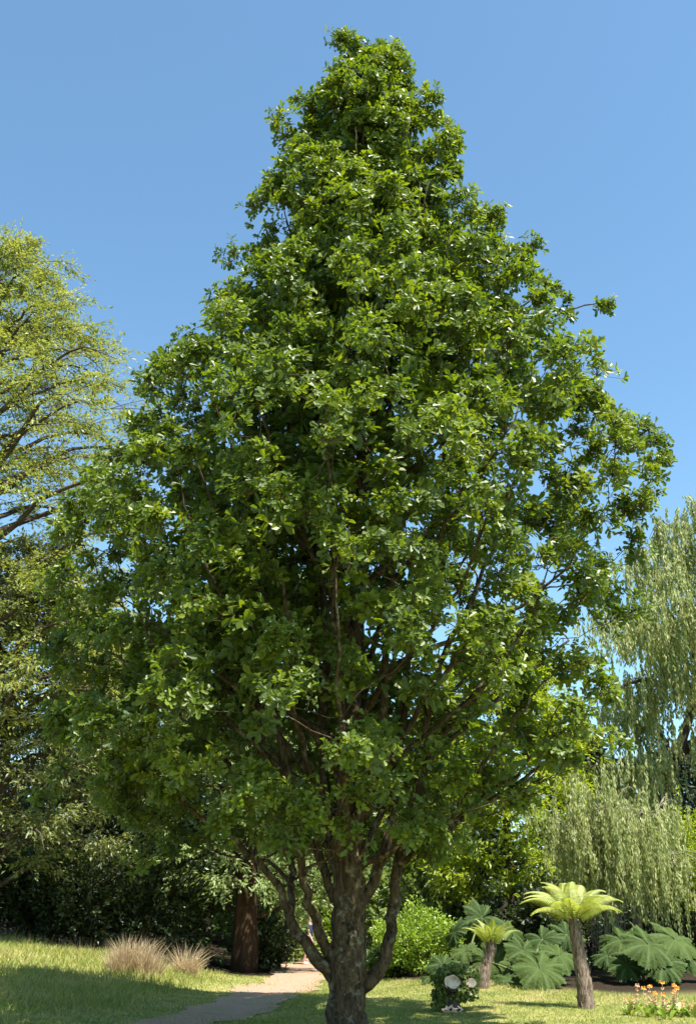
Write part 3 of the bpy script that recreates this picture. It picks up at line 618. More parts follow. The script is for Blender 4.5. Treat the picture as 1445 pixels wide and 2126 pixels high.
SHR = [(-40, 33.4, 2.4, 1.8, 2.9, 'dark_leaf', 'dark spreading shrub at the far left above the bank'),
       (70, 34.8, 2.2, 1.8, 3.6, 'mid_leaf', 'green shrub between the far left bank shrubs'),
       (165, 33.2, 2.0, 1.6, 2.6, 'dark_leaf', 'low dark shrub with bare stems above the dry seed heads'),
       (290, 33.8, 2.4, 1.8, 3.8, 'dark_leaf', 'tall dark shrub right behind the straw coloured grass clumps'),
       (400, 35.6, 2.0, 1.6, 4.4, 'mid_leaf', 'large shaded shrub left of the reddish trunk'),
       (548, 35.2, 1.0, 1.0, 1.7, 'dark_leaf', 'small dark shrub between reddish trunk and path'),
       (585, 43.0, 1.5, 1.4, 4.6, 'pale_leaf', 'pale green leafy shrub left of the walker on the path'),
       (600, 45.5, 0.9, 0.9, 1.3, 'bright_leaf', 'small sunny lime shrub beside the far end of the path')]
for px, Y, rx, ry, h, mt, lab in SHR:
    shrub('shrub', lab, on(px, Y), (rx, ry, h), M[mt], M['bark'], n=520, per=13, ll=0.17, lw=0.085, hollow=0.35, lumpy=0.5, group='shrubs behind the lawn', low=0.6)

# ------------------------------------------------------------------ behind and right of the oak
SHR2 = [(862, 30.5, 1.15, 1.0, 1.75, 'bright_leaf', 'rounded bright yellow green shrub just right of the oak trunk', 650, .07, .04),
        (800, 31.5, 0.75, 0.7, 0.85, 'mid_leaf', 'low green shrub at the lawn edge beside the oak trunk', 300, .09, .045),
        (835, 36.0, 1.9, 1.5, 3.6, 'pale_leaf', 'light green leafy shrub behind the yellow green shrub', 700, .13, .07),
        (700, 47.0, 2.0, 1.5, 3.4, 'bright_leaf', 'sunny lime shrub beyond the path behind the oak trunk', 400, .12, .06),
        (985, 37.0, 2.0, 1.5, 3.0, 'dark_leaf', 'dark shrub behind the small tree fern', 480, .12, .06),
        (1110, 33.0, 1.8, 1.4, 2.6, 'dark_leaf', 'dark shrub behind the big rhubarb leaves', 480, .12, .06),
        (1230, 32.0, 2.2, 1.4, 2.8, 'dark_leaf', 'dark shrub under the small weeping tree', 480, .12, .06),
        (1400, 30.0, 2.2, 1.4, 2.4, 'dark_leaf', 'dark shrub behind the orange flowers at the right edge', 480, .12, .06)]
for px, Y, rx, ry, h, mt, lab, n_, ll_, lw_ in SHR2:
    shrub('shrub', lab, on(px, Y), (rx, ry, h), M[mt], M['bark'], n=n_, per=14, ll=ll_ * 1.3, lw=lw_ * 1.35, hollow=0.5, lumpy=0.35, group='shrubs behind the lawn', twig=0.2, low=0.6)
shrub('shrub', 'upright bright green conifer shrub at the right edge under the willow', on(1462, 29), (0.9, 0.9, 4.3), M['lime_leaf'], M['bark'], n=520, per=16, ll=0.10, lw=0.04, hollow=0.4, group='shrubs behind the lawn', twig=0.22)

b = on(1062, 36)
layered_tree('larch_tree', 'feathery lime green conifer to the right behind the oak', b, 12.5,
             lambda t: np.interp(t, [0.1, 0.35, 0.6, 0.85, 1.0], [3.0, 3.3, 2.7, 1.4, 0.4]), M['lime_leaf'], M['bark'], nb=84, z_lo=0.12, rise=0.06, twigs=46, per=11, ll=0.18, lw=0.075, r0=0.19, droop=0.42, twl=(0.4, 0.95))
b = on(925, 47)
layered_tree('fir_tree', 'blue grey conifer glimpsed between oak limbs and lime green conifer', b, 11.5,
             lambda t: np.interp(t, [0.05, 0.4, 0.8, 1.0], [3.0, 2.6, 1.2, 0.2]), M['bluecon'], M['bark'], nb=64, z_lo=0.06, rise=-0.02, twigs=42, per=6, ll=0.31, lw=0.16, r0=0.2, droop=0.3, twl=(0.4, 1.0))
b = on(760, 54)
layered_tree('fir_tree', 'distant dark green conifer straight behind the oak trunk', b, 13.5,
             lambda t: np.interp(t, [0.05, 0.4, 0.8, 1.0], [4.0, 3.4, 1.6, 0.2]), M['mid_leaf'], M['bark'], nb=60, z_lo=0.06, rise=0.0, twigs=42, per=6, ll=0.31, lw=0.16, r0=0.24, droop=0.3, twl=(0.5, 1.2))
b = on(620, 50)
layered_tree('beech_tree', 'sunlit pale tree beyond the path left of the oak trunk', b, 11.0,
             lambda t: np.interp(t, [0.05, 0.4, 0.8, 1.0], [4.2, 4.2, 2.6, 0.8]), M['pale_leaf'], M['bark'], nb=56, z_lo=0.1, rise=0.2, twigs=42, per=6, ll=0.31, lw=0.16, r0=0.22, droop=0.3, twl=(0.5, 1.2))
b = on(1240, 50)
layered_tree('fir_tree', 'distant dark conifer behind the small weeping tree', b, 10.0,
             lambda t: np.interp(t, [0.05, 0.4, 0.8, 1.0], [3.6, 3.0, 1.4, 0.2]), M['dark_leaf'], M['bark'], nb=54, z_lo=0.05, rise=0.0, twigs=42, per=6, ll=0.31, lw=0.16, r0=0.22, droop=0.3, twl=(0.5, 1.2))
b = on(1440, 46)
layered_tree('fir_tree', 'dark blue green conifer behind the willow at the right edge', b, 9.0,
             lambda t: np.interp(t, [0.05, 0.4, 0.8, 1.0], [3.6, 3.0, 1.6, 0.3]), M['bluecon'], M['bark'], nb=54, z_lo=0.05, rise=0.0, twigs=42, per=6, ll=0.31, lw=0.16, r0=0.22, droop=0.3, twl=(0.5, 1.2))
b = on(430, 56)
layered_tree('fir_tree', 'distant dark conifer behind the reddish trunk', b, 14.0,
             lambda t: np.interp(t, [0.05, 0.4, 0.8, 1.0], [4.4, 3.8, 2.0, 0.2]), M['dark_leaf'], M['bark'], nb=54, z_lo=0.05, rise=0.0, twigs=42, per=6, ll=0.31, lw=0.16, r0=0.24, droop=0.3, twl=(0.5, 1.3))
b = on(140, 52)
layered_tree('fir_tree', 'distant dark conifer behind the left bank', b, 13.0,
             lambda t: np.interp(t, [0.05, 0.4, 0.8, 1.0], [4.4, 3.8, 2.0, 0.2]), M['dark_leaf'], M['bark'], nb=54, z_lo=0.05, rise=0.0, twigs=42, per=6, ll=0.31, lw=0.16, r0=0.24, droop=0.3, twl=(0.5, 1.3))

# the far wood that closes the view
fw = Geo(); nw = 38000
wx = RNG.uniform(-48, 48, nw); wy = 64 + RNG.random(nw) * 9 + 3 * np.sin(wx * .2); top_ = 6.5 + 1.8 * np.sin(wx * .31 + 1) + 1.3 * np.sin(wx * .83) + .9 * np.sin(wx * 1.9 + 2) + np.where(wx < -8, 2.5, 0)
wz = top_ * RNG.random(nw) ** .8
fw.scatter(QV, QP, np.stack([wx, wy, wz], 1), frames(rand_dir(nw) + np.array([0, 0, -.3]), np.array([0, -.4, .8]) + RNG.normal(size=(nw, 3)) * .5), np.stack([RNG.uniform(.3, .5, nw), RNG.uniform(.5, .85, nw), np.full(nw, .5)], 1), np.clip(.5 + .3 * np.sin(wx * 1.3) + .2 * RNG.normal(size=nw), 0, 1))
tag(fw.build('far_wood', M['mid_leaf']), 'distant green wood closing the view below the crowns', 'wood', kind='stuff')

# the big willow
WY = 38.0
def wp(px, py, Y, r): return (*P(px, py, Y), r)
wb = on(1395, WY)
wtr = [(*wb, 0.36), wp(1392, 1800, WY, 0.28), wp(1372, 1690, WY, 0.24), wp(1400, 1580, WY, 0.20), wp(1440, 1450, WY, 0.15), wp(1440, 1300, WY, .10)]
wbo = [[wp(1400, 1580, WY, .14), wp(1440, 1540, WY - 1, .1), wp(1500, 1500, WY - 2, .06), wp(1560, 1520, WY - 2, .03)],
       [wp(1385, 1640, WY, .13), wp(1350, 1592, WY - .5, .1), wp(1310, 1590, WY - 1, .07), wp(1270, 1570, WY - 1.4, .04)],
       [wp(1440, 1440, WY, .12), wp(1390, 1418, WY - .6, .09), wp(1335, 1412, WY - 1, .07), wp(1290, 1425, WY - 1.4, .05), wp(1262, 1445, WY - 1.6, .03)],
       [wp(1440, 1350, WY, .10), wp(1395, 1280, WY - .8, .07), wp(1350, 1190, WY - 1.4, .05), wp(1330, 1150, WY - 1.6, .03)],
       [wp(1440, 1300, WY, .10), wp(1425, 1190, WY, .07), wp(1400, 1110, WY - .4, .05), wp(1375, 1080, WY - .8, .02)],
       [wp(1440, 1300, WY, .09), wp(1460, 1160, WY, .06), wp(1450, 1085, WY - .5, .04), wp(1425, 1052, WY - 1, .02)],
       [wp(1440, 1350, WY, .09), wp(1490, 1200, WY - 1, .06), wp(1520, 1120, WY - 1.5, .03)],
       [wp(1440, 1400, WY, .09), wp(1400, 1330, WY + 1.2, .06), wp(1340, 1290, WY + 2, .04), wp(1290, 1300, WY + 2.4, .02)],
       [wp(1440, 1430, WY, .09), wp(1380, 1350, WY - 1.5, .06), wp(1310, 1280, WY - 2.4, .04), wp(1270, 1290, WY - 2.8, .02)],
       [wp(1440, 1420, WY, .09), wp(1440, 1330, WY - 2, .06), wp(1425, 1260, WY - 3, .04), wp(1400, 1260, WY - 3.4, .02)],
       [wp(1440, 1480, WY, .08), wp(1480, 1400, WY - 2, .05), wp(1530, 1370, WY - 3, .03)],
       [wp(1400, 1560, WY, .08), wp(1340, 1490, WY + 1.5, .05), wp(1280, 1480, WY + 2, .03)]]
willow('willow_tree', 'tall pale weeping willow with dark arching boughs at the right edge', wb, wbo, M['willow_leaf'], M['bark'], 1650, (0.4, 1.7), 8, trunk=wtr, ll=0.18, lw=0.066, spread=0.6)
# small weeping tree in front of it
SY = 28.0
sb = on(1318, SY)
strk = [(*sb, 0.13), wp(1322, 1900, SY, 0.11), wp(1318, 1760, SY, 0.085), wp(1300, 1700, SY, .06)]
sbo = [[wp(1318, 1740, SY, .05), wp(1290, 1680, SY - .3, .04), wp(1255, 1664, SY - .5, .03), wp(1225, 1680, SY - .7, .02)],
       [wp(1318, 1760, SY, .05), wp(1250, 1725, SY - .5, .035), wp(1190, 1722, SY - .7, .025), wp(1155, 1738, SY - .8, .015)],
       [wp(1316, 1720, SY, .05), wp(1300, 1680, SY - .6, .03), wp(1272, 1672, SY - 1.0, .02), wp(1250, 1690, SY - 1.2, .015)],
       [wp(1316, 1730, SY, .05), wp(1330, 1690, SY - .3, .03), wp(1348, 1682, SY - .5, .02), wp(1362, 1700, SY - .6, .015)],
       [wp(1318, 1800, SY, .04), wp(1350, 1780, SY - .4, .03), wp(1380, 1790, SY - .6, .015)],
       [wp(1318, 1770, SY, .04), wp(1270, 1745, SY - .9, .03), wp(1225, 1752, SY - 1.2, .015)],
       [wp(1318, 1750, SY, .04), wp(1300, 1730, SY - 1.0, .03), wp(1290, 1745, SY - 1.3, .015)]]
willow('willow_tree', 'small pale weeping tree hanging over the big tree fern', sb, sbo, M['willow_leaf'], M['palebark'], 760, (0.5, 1.8), 13, trunk=strk, ll=0.12, lw=0.042, spread=0.24, roots=[(1225 + 11 * (k % 7) + 3 * (k % 3), 1880 + 5 * (k % 5), 1945 + 13 * (k % 6), SY - 0.8 - 0.05 * (k % 4)) for k in range(34)])

# ------------------------------------------------------------------ tree ferns
def frond_mesh(L_, W_, arch, n=30):
    """one arching frond: rachis and drooping comb-like leaflets"""
    g = Geo(); t = np.linspace(0, 1, 16)
    x = L_ * (t - 0.10 * t ** 3); z = arch * L_ * (1.55 * t - 1.75 * t ** 2.2)
    pts = np.stack([x, 0 * t, z], 1); g.tube(pts, np.linspace(0.012, 0.003, 16), 4, False)
    for k in range(n):
        tt = 0.10 + 0.89 * k / (n - 1); p = np.array([np.interp(tt, t, x), 0, np.interp(tt, t, z)])
        w = W_ * math.sin(math.pi * min(1, 0.10 + 0.9 * tt) ** 0.75) ** 0.8 * (1 - 0.25 * tt) + 0.01
        th_ = L_ * 0.0125
        for s_ in (-1, 1):
            d = np.array([0.35, s_ * 1.0, 0.0]); d /= np.linalg.norm(d)
            dr = 0.62
            a = p; m_ = p + d * w * 0.55 + np.array([0, 0, -dr * w * 0.22]); e = p + d * w + np.array([0.02, 0, -dr * w * 0.95])
            f_ = np.array([th_, 0, 0])
            g.add([a - f_ * .7, a + f_ * .7, m_ + f_, m_ - f_, e], [np.array([[0, 1, 2, 3]]), np.array([[3, 2, 4]])] if s_ > 0 else [np.array([[3, 2, 1, 0]]), np.array([[4, 2, 3]])], RNG.random())
    V = np.concatenate(g.V); return mesh_np('frond', V, [np.concatenate(q) for q in g.P.values()], np.concatenate(g.A), False)
def tree_fern(label, base, top, r0, r1, specs):
    base = np.asarray(base, float); root = empty('tree_fern', base); tag(root, label, 'tree fern', 'tree ferns')
    top = np.asarray(top, float) - base
    s = spline([(0, 0, -0.08, r0 * 1.15), (top[0] * .15, top[1] * .15, top[2] * .35, r0 * 0.98), (top[0] * .6, top[1] * .6, top[2] * .7, r0 * .8), (*top, r1), (*(top + np.array([0, 0, 0.10])), r1 * .6)], 26)
    g = Geo(); g.tube(s[:, :3], s[:, 3], 16, wob=0.05)
    for k in range(130):                                # stubs of old frond bases
        i = RNG.integers(1, 24); a = RNG.uniform(0, 6.28); d = np.array([math.cos(a), math.sin(a), 0]); p = s[i, :3] + d * s[i, 3] * .9
        g.tube([p, p + d * 0.02 + np.array([0, 0, 0.07]), p + d * 0.03 + np.array([0, 0, 0.12])], [0.014, 0.010, 0.003], 4, False)
    g.build('trunk', M['fernbark'], root, True)
    for az, L_, arch, W_, el in specs:
        o = obj('frond', frond_mesh(L_, W_, arch), M['fern'], root)
        o.location = Vector(top + np.array([math.cos(R(az)) * .05, math.sin(R(az)) * .05, 0.06])); o.rotation_euler = (R(RNG.normal() * 7), R(-el), R(az))
    return root
fb = G(1217, 2094); ft = P(1190, 1918, fb[1] - 0.1)
tree_fern('large tree fern with leaning brown trunk and wide yellow green fronds', fb, ft, 0.145, 0.092,
          [(182, 1.12, .42, .27, 22), (160, 1.10, .42, .26, 34), (203, 1.0, .38, .26, 10), (125, 1.05, .44, .25, 46), (92, 1.05, .46, .26, 52), (62, 1.05, .44, .25, 48), (32, 1.12, .42, .26, 36), (2, 1.12, .40, .27, 24),
           (-24, 1.0, .38, .26, 14), (232, .92, .44, .25, 22), (264, .72, .52, .24, 20), (300, .86, .46, .24, 24), (335, .95, .42, .25, 14), (145, 1.0, .46, .24, 56), (78, .95, .50, .24, 62), (15, 1.05, .44, .24, 30), (172, 1.05, .44, .24, 30), (248, .8, .5, .22, 34), (318, .85, .5, .22, 36), (108, 1.0, .46, .24, 40)])
fb2 = G(1004, 2052); ft2 = P(1020, 1968, fb2[1])
tree_fern('small tree fern with stubby trunk and short upright yellow fronds', fb2, ft2, 0.125, 0.115,
          [(a, RNG.uniform(.55, .78), .30, .13, e) for a, e in ((18, 50), (130, 58), (200, 52), (270, 60), (345, 52), (0, 30), (35, 42), (75, 52), (110, 52), (150, 44), (180, 34), (215, 40), (250, 46), (290, 48), (325, 40))])

# ------------------------------------------------------------------ giant rhubarb (gunnera)
def gunnera_mesh(seed):
    """palmate leaf: ragged double-toothed lobes, raised veins, puckered blade"""
    rg = np.random.default_rng(seed); na, nr = 112, 7
    th = np.linspace(0, 2 * math.pi, na, endpoint=False); V = [(0, 0, -0.02)]
    main = np.abs(np.cos(3.5 * th)); sec = np.abs(np.cos(10.5 * th)); tooth = np.where(np.arange(na) % 2, 1, -1)
    rm = (0.68 + 0.20 * main ** 1.2 + 0.12 * sec + 0.05 * tooth + 0.045 * rg.normal(size=na)) * (1 - 0.62 * np.exp(-((np.abs(th - math.pi)) / 0.16) ** 2))
    ph = rg.uniform(0, 6.28, 4); va = [1.0]
    for k in range(1, nr + 1):
        q = k / nr
        for j in range(na):
            t = th[j]; r_ = rm[j] * q if k > nr - 3 else q * (0.80 + 0.1 * main[j]) * (rm[j] / 0.9 if abs(t - math.pi) < .4 else 1)
            vein = main[j] ** 6
            z = 0.26 * q - 0.40 * q ** 2.4 + 0.05 * q * (vein - .4) + 0.055 * q * math.cos(2 * t + ph[0]) + 0.05 * q * q * math.cos(3 * t + ph[1]) + 0.010 * q * math.sin(9 * q * 2.2 + 21 * t) + 0.010 * rg.normal() * q
            V.append((r_ * math.cos(t), r_ * math.sin(t), z)); va.append(max(main[j] ** 14, 0.6 * sec[j] ** 14 * q) + (0.25 if k == nr else 0))
    tri = [[0, 1 + j, 1 + (j + 1) % na] for j in range(na)]
    qd = [[1 + (k - 1) * na + j, 1 + k * na + j, 1 + k * na + (j + 1) % na, 1 + (k - 1) * na + (j + 1) % na] for k in range(1, nr) for j in range(na)]
    return mesh_np('leaf', np.array(V), [np.array(tri), np.array(qd)], va, True)
GM = [gunnera_mesh(s) for s in (1, 2, 3)]
for g_ in GM: g_.materials.append(M['gunnera'])
def gunnera(label, base, leaves):
    base = np.asarray(base, float); root = empty('gunnera_plant', base); tag(root, label, 'plant', 'giant rhubarb plants')
    for k, (px, py, Y, size, tilt, taz) in enumerate(leaves):
        c = P(px, py, Y) - base
        o = bpy.data.objects.new('leaf', GM[k % 3]); COL.objects.link(o); o.parent = root
        nrm_ = Vector((math.sin(R(tilt)) * math.cos(R(taz)), math.sin(R(tilt)) * math.sin(R(taz)), math.cos(R(tilt))))
        q = nrm_.to_track_quat('Z', 'X'); o.rotation_mode = 'QUATERNION'
        from mathutils import Quaternion
        o.rotation_quaternion = q @ Quaternion((0, 0, 1), RNG.uniform(0, 6.28)); s_ = size * RNG.uniform(0.72, 0.9); o.scale = (s_, s_, s_); o.location = Vector(c)
        g = Geo(); g.tube(bez((RNG.normal() * .12, RNG.normal() * .1, -0.03), (c[0] * .1, c[1] * .1, c[2] * .5), c - np.array([0, 0, .01]), (c[0] * .3, c[1] * .3, c[2] * .2), 8), np.linspace(0.036, 0.02, 8), 6, False)
        g.build('stalk', M['gunnera_stalk'], root, True)
    return root
def gb(px, Y): return on(px, Y)
gunnera('giant rhubarb left of the small tree fern with big jagged leaves', gb(955, 28.0), [
    (920, 2005, 27.0, .62, 40, -95), (945, 1935, 28.2, .58, 58, -150), (1000, 1905, 28.6, .66, 66, -60), (965, 1975, 27.6, .55, 35, -110), (900, 2025, 27.0, .5, 30, -120), (1000, 1950, 28.6, .6, 40, 60)])
gunnera('giant rhubarb between the two tree ferns with deep green leaves', gb(1095, 25.6), [
    (1022, 1998, 26.2, .66, 72, -92), (1120, 2012, 24.6, .72, 42, -85), (1060, 1935, 26.4, .70, 45, -40), (1125, 1950, 26.0, .70, 40, -120), (1085, 1975, 25.4, .62, 48, -70), (1160, 1985, 25.2, .60, 40, -60), (1175, 1940, 26.0, .62, 50, -90), (1060, 2035, 25.2, .55, 40, -100)])
gunnera('giant rhubarb right of the large tree fern in deep shade', gb(1335, 25.8), [
    (1290, 1952, 26.2, .72, 42, -110), (1345, 1962, 25.2, .80, 40, -80), (1400, 1952, 25.4, .74, 40, -60), (1300, 2005, 25.4, .56, 45, -95), (1375, 2000, 25.0, .62, 42, -100), (1430, 1985, 25.4, .66, 40, -70), (1260, 1985, 26, .55, 40, -120)])

# ------------------------------------------------------------------ ivy covered stump
stb = G(940, 2100); stump = empty('tree_stump', stb); tag(stump, 'ivy covered tree stump with two pale sawn faces on the lawn', 'stump')
def lp_(px, py, dy=0.0): return P(px, py, stb[1] + dy) - stb
cut1 = lp_(938, 2040, -0.22); cut2 = lp_(977, 2042, -0.18)
g = Geo(); s = spline([(0, 0, -0.06, .22), (-.01, .01, .12, .155), (0.0, 0.0, .32, .135), (*(cut1 * np.array([1, .35, .86])), .14), (*cut1, .135)], 14); g.tube(s[:, :3], s[:, 3], 14, wob=.05)
s = spline([(.03, .02, .25, .10), (.16, .0, .40, .10), (*(cut2 * np.array([.92, .4, .92])), .10), (*cut2, .098)], 10); g.tube(s[:, :3], s[:, 3], 12, wob=.05)
g.build('trunk', M['bark'], stump, True)
def cutface(c, r_, nd):
    nd = np.asarray(nd) / np.linalg.norm(nd); fr = frames(np.array([[0.2, 0, 1.0]]), nd[None])[0]; V = [tuple(c + nd * .004)]; na = 22
    for j in range(na):
        a = 2 * math.pi * j / na; rr = r_ * (1 + .12 * math.sin(2 * a + 1) + .06 * math.sin(5 * a)); V.append(tuple(c + nd * .012 + fr[:, 0] * math.cos(a) * rr + fr[:, 1] * math.sin(a) * rr))
    for j in range(na):
        a = 2 * math.pi * j / na; rr = r_ * (1 + .12 * math.sin(2 * a + 1) + .06 * math.sin(5 * a)); V.append(tuple(c - nd * .05 + fr[:, 0] * math.cos(a) * rr + fr[:, 1] * math.sin(a) * rr))
    F = [np.array([[0, 1 + j, 1 + (j + 1) % na] for j in range(na)]), np.array([[1 + j, 1 + na + j, 1 + na + (j + 1) % na, 1 + (j + 1) % na] for j in range(na)])]
    o = obj('cut_face', mesh_np('cut_face', np.array(V), F), M['cutwood'], stump)
    return o
m, n, l = mat_new('sawn wood'); b = n['Principled BSDF']; tcw = n.new('ShaderNodeTexCoord'); wv = n.new('ShaderNodeTexNoise'); wv.inputs['Scale'].default_value = 9; wv.inputs['Detail'].default_value = 8
l.new(tcw.outputs['Object'], wv.inputs['Vector']); rw_ = ramp(n, [(0.3, (0.42, 0.27, 0.18)), (0.5, (0.72, 0.55, 0.43)), (0.7, (0.82, 0.68, 0.56))]); l.new(wv.outputs['Fac'], rw_.inputs[0]); l.new(rw_.outputs[0], b.inputs['Base Color']); b.inputs['Roughness'].default_value = .85
M['cutwood'] = m
cutface(cut1 + np.array([0, -.03, 0.01]), .128, (-.12, -1, .42)); cutface(cut2 + np.array([0, -.02, 0.01]), .086, (-.1, -1, .45))
iv = Geo(); n_ = 1500
cc = np.vstack([np.array([0.10, .06, .55]) + rand_dir(900) * np.array([.44, .30, .22]) * RNG.uniform(.55, 1, (900, 1)), np.array([-.20, .05, .22]) + rand_dir(300) * np.array([.13, .2, .24]), np.array([.22, -.05, .33]) + rand_dir(300) * np.array([.2, .2, .13])])
far_ = (np.linalg.norm((cc - cut1) * np.array([1, 0, 1]), axis=1) > .15) & (np.linalg.norm((cc - cut2) * np.array([1, 0, 1]), axis=1) > .115) | (cc[:, 1] > .08)
cc = cc[far_]; cc = cc[cc[:, 2] > 0.02]
dd = rand_dir(len(cc)); iv.scatter(QV, QP, np.repeat(cc, 3, 0) + RNG.normal(size=(len(cc) * 3, 3)) * .03, frames(rand_dir(len(cc) * 3), np.array([0, -.5, .8]) + RNG.normal(size=(len(cc) * 3, 3)) * .5), RNG.uniform(.045, .085, len(cc) * 3), RNG.random(len(cc) * 3))
tag(iv.build('ivy', M['ivy'], stump), kind='stuff')
# bleached splinters at its foot
g = Geo()
for k in range(9):
    a = RNG.uniform(-.16, .12); g.tube([(a, -.22, .0), (a + RNG.normal() * .04, -.24 + RNG.normal() * .03, .05), (a + RNG.normal() * .06, -.25, RNG.uniform(.07, .14))], [.022, .02, .006], 5)
g.build('splintered_root', M['cutwood'], stump)

# ------------------------------------------------------------------ candelabra primulas with orange flowers
M['orange'] = plain('orange petals', (0.85, 0.33, 0.04), .6); M['peach'] = plain('faded petals', (0.62, 0.34, 0.20), .7)
M['prim_leaf'] = leaf_mat('primula leaf', [(0.16, 0.24, 0.04), (0.22, 0.31, 0.05), (0.28, 0.34, 0.07)], .35, (1.3, 1.3, .7), per_object=True)
M['prim_stalk'] = plain('primula stalk', (0.26, 0.28, 0.13))
PL = [(0, 0), (.10, .15), (.17, .45), (.16, .75), (.07, .97), (0, 1)]
plv = [(x * 1, y, .10 * math.sin(y * 3) + x * .3) for x, y in PL] + [(-x, y, .10 * math.sin(y * 3) + x * .3) for x, y in PL[1:-1]]
plm = bpy.data.meshes.new('leaf'); plm.from_pydata(plv, [], [[0, 1, 2, 3, 4, 5], [5, 9, 8, 7, 6, 0]]); plm.materials.append(M['prim_leaf'])
def whorl(n, r_, s_):
    g = Geo()
    for k in range(n):
        a = k * 6.283 / n + RNG.random() * .3; c = np.array([math.cos(a) * r_, math.sin(a) * r_, RNG.normal() * r_ * .35])
        d = np.array([math.cos(a), math.sin(a), .35]); fr = frames(np.array([d]), np.array([[0, 0, 1.0]]))[0]
        ring = [c + s_ * .55 * d + s_ * (fr[:, 0] * math.cos(b_) + fr[:, 2] * math.sin(b_)) for b_ in np.arange(5) * 1.2566]
        g.add(np.array([c] + ring), [np.array([[0, 1 + j, 1 + (j + 1) % 5] for j in range(5)])])
    V = np.concatenate(g.V); return mesh_np('flower', V, [np.concatenate(q) for q in g.P.values()], None)
WH = [whorl(9, .028, .020), whorl(8, .020, .013)]; WH[0].materials.append(M['orange']); WH[1].materials.append(M['peach'])
WH3 = WH[0].copy(); WH3.materials[0] = M['peach']
pr = [(1322, 2100, [(1322, 2046, 1)], 'leftmost'), (1345, 2112, [(1335, 2052, 1), (1348, 2048, 1)], ''), (1360, 2105, [(1359, 2062, 1), (1352, 2075, 2)], ''), (1376, 2108, [(1374, 2040, 1), (1375, 2065, 1)], ''),
      (1402, 2110, [(1399, 2046, 1), (1404, 2052, 1)], ''), (1397, 2100, [(1397, 2060, 1)], ''), (1422, 2112, [(1416, 2078, 0)], ''), (1436, 2112, [(1434, 2088, 0)], ''), (1312, 2108, [(1298, 2075, 0), (1313, 2075, 0)], ''), (1384, 2118, [(1386, 2080, 0)], '')]
PLAB = ['candelabra primula with one tall pinkish top at the left of the flower clump', 'candelabra primula carrying two yellow topped stems left in the flower clump', 'candelabra primula with a bright orange head and a faded peach whorl',
        'candelabra primula with two orange heads on the tallest stem of the clump', 'candelabra primula with two close orange heads at the right of the clump', 'candelabra primula with one lower orange head beside the pair',
        'candelabra primula with a single seed stem right of the orange heads', 'rightmost candelabra primula with a short seed stem', 'leftmost candelabra primula with two thin seed stems on the lawn edge', 'candelabra primula with a low seed stem in the front of the clump']
for k, (bx, by, st, _) in enumerate(pr):
    b_ = G(bx, by); root = empty('primula_plant', b_); tag(root, PLAB[k], 'flower', 'candelabra primulas at the lawn edge')
    for j in range(11):
        o = bpy.data.objects.new('leaf', plm); COL.objects.link(o); o.parent = root; s_ = RNG.uniform(.17, .28)
        o.scale = (s_, s_, s_); o.rotation_euler = (R(RNG.uniform(15, 62)), 0, j * 2.4 + RNG.random()); o.location = (RNG.normal() * .05, RNG.normal() * .05, 0.0)
    for (tx, ty_, kind_) in st:
        e = P(tx, ty_, b_[1] + RNG.normal() * .08) - b_; g = Geo(); c = bez((0, 0, 0), (0, 0, e[2] * .4), e, (e[0] * .3, 0, e[2] * .3), 7); g.tube(c, np.linspace(.007, .004, 7), 5)
        stalk = g.build('stalk', M['prim_stalk'], root, True)
        for q, tz in enumerate((1.0, .80, .60, .42)):
            i_ = tz * 6; i0 = min(int(i_), 5); p_ = c[i0] + (c[i0 + 1] - c[i0]) * (i_ - i0)
            mm = WH[1]
            if q == 0: mm = WH[0] if kind_ == 1 and k != 0 else WH3 if kind_ else WH[1]
            o = bpy.data.objects.new('flower', mm); COL.objects.link(o); o.parent = stalk; o.location = Vector(p_); o.rotation_euler = (0, 0, RNG.uniform(0, 6))

# ------------------------------------------------------------------ straw coloured ornamental grasses
def tuft(name, label, base, r_, h, n, mat, lean=0.5, cat='grass clump', width=.007, group=None):
    base = np.asarray(base, float); root = empty(name, base); tag(root, label, cat, group)
    a = RNG.uniform(0, 6.283, n); q = np.sqrt(RNG.random(n)); p0 = np.stack([np.cos(a) * q * r_ * .55, np.sin(a) * q * r_ * .4, np.zeros(n) - .02], 1)
    sub = RNG.integers(0, 6, n); sx = RNG.uniform(-1, 1, (6, 2)) * np.array([r_ * .55, r_ * .25]); sh = RNG.uniform(.6, 1.08, 6); p0[:, :2] = p0[:, :2] * .45 + sx[sub]
    d = nrm(np.stack([np.cos(a) * q * lean + RNG.normal(size=n) * .18, np.sin(a) * q * lean + RNG.normal(size=n) * .18, np.ones(n)], 1)); L_ = h * RNG.uniform(.45, 1.15, n) * sh[sub]
    blades(root, p0, d, L_, width, mat)
    return root
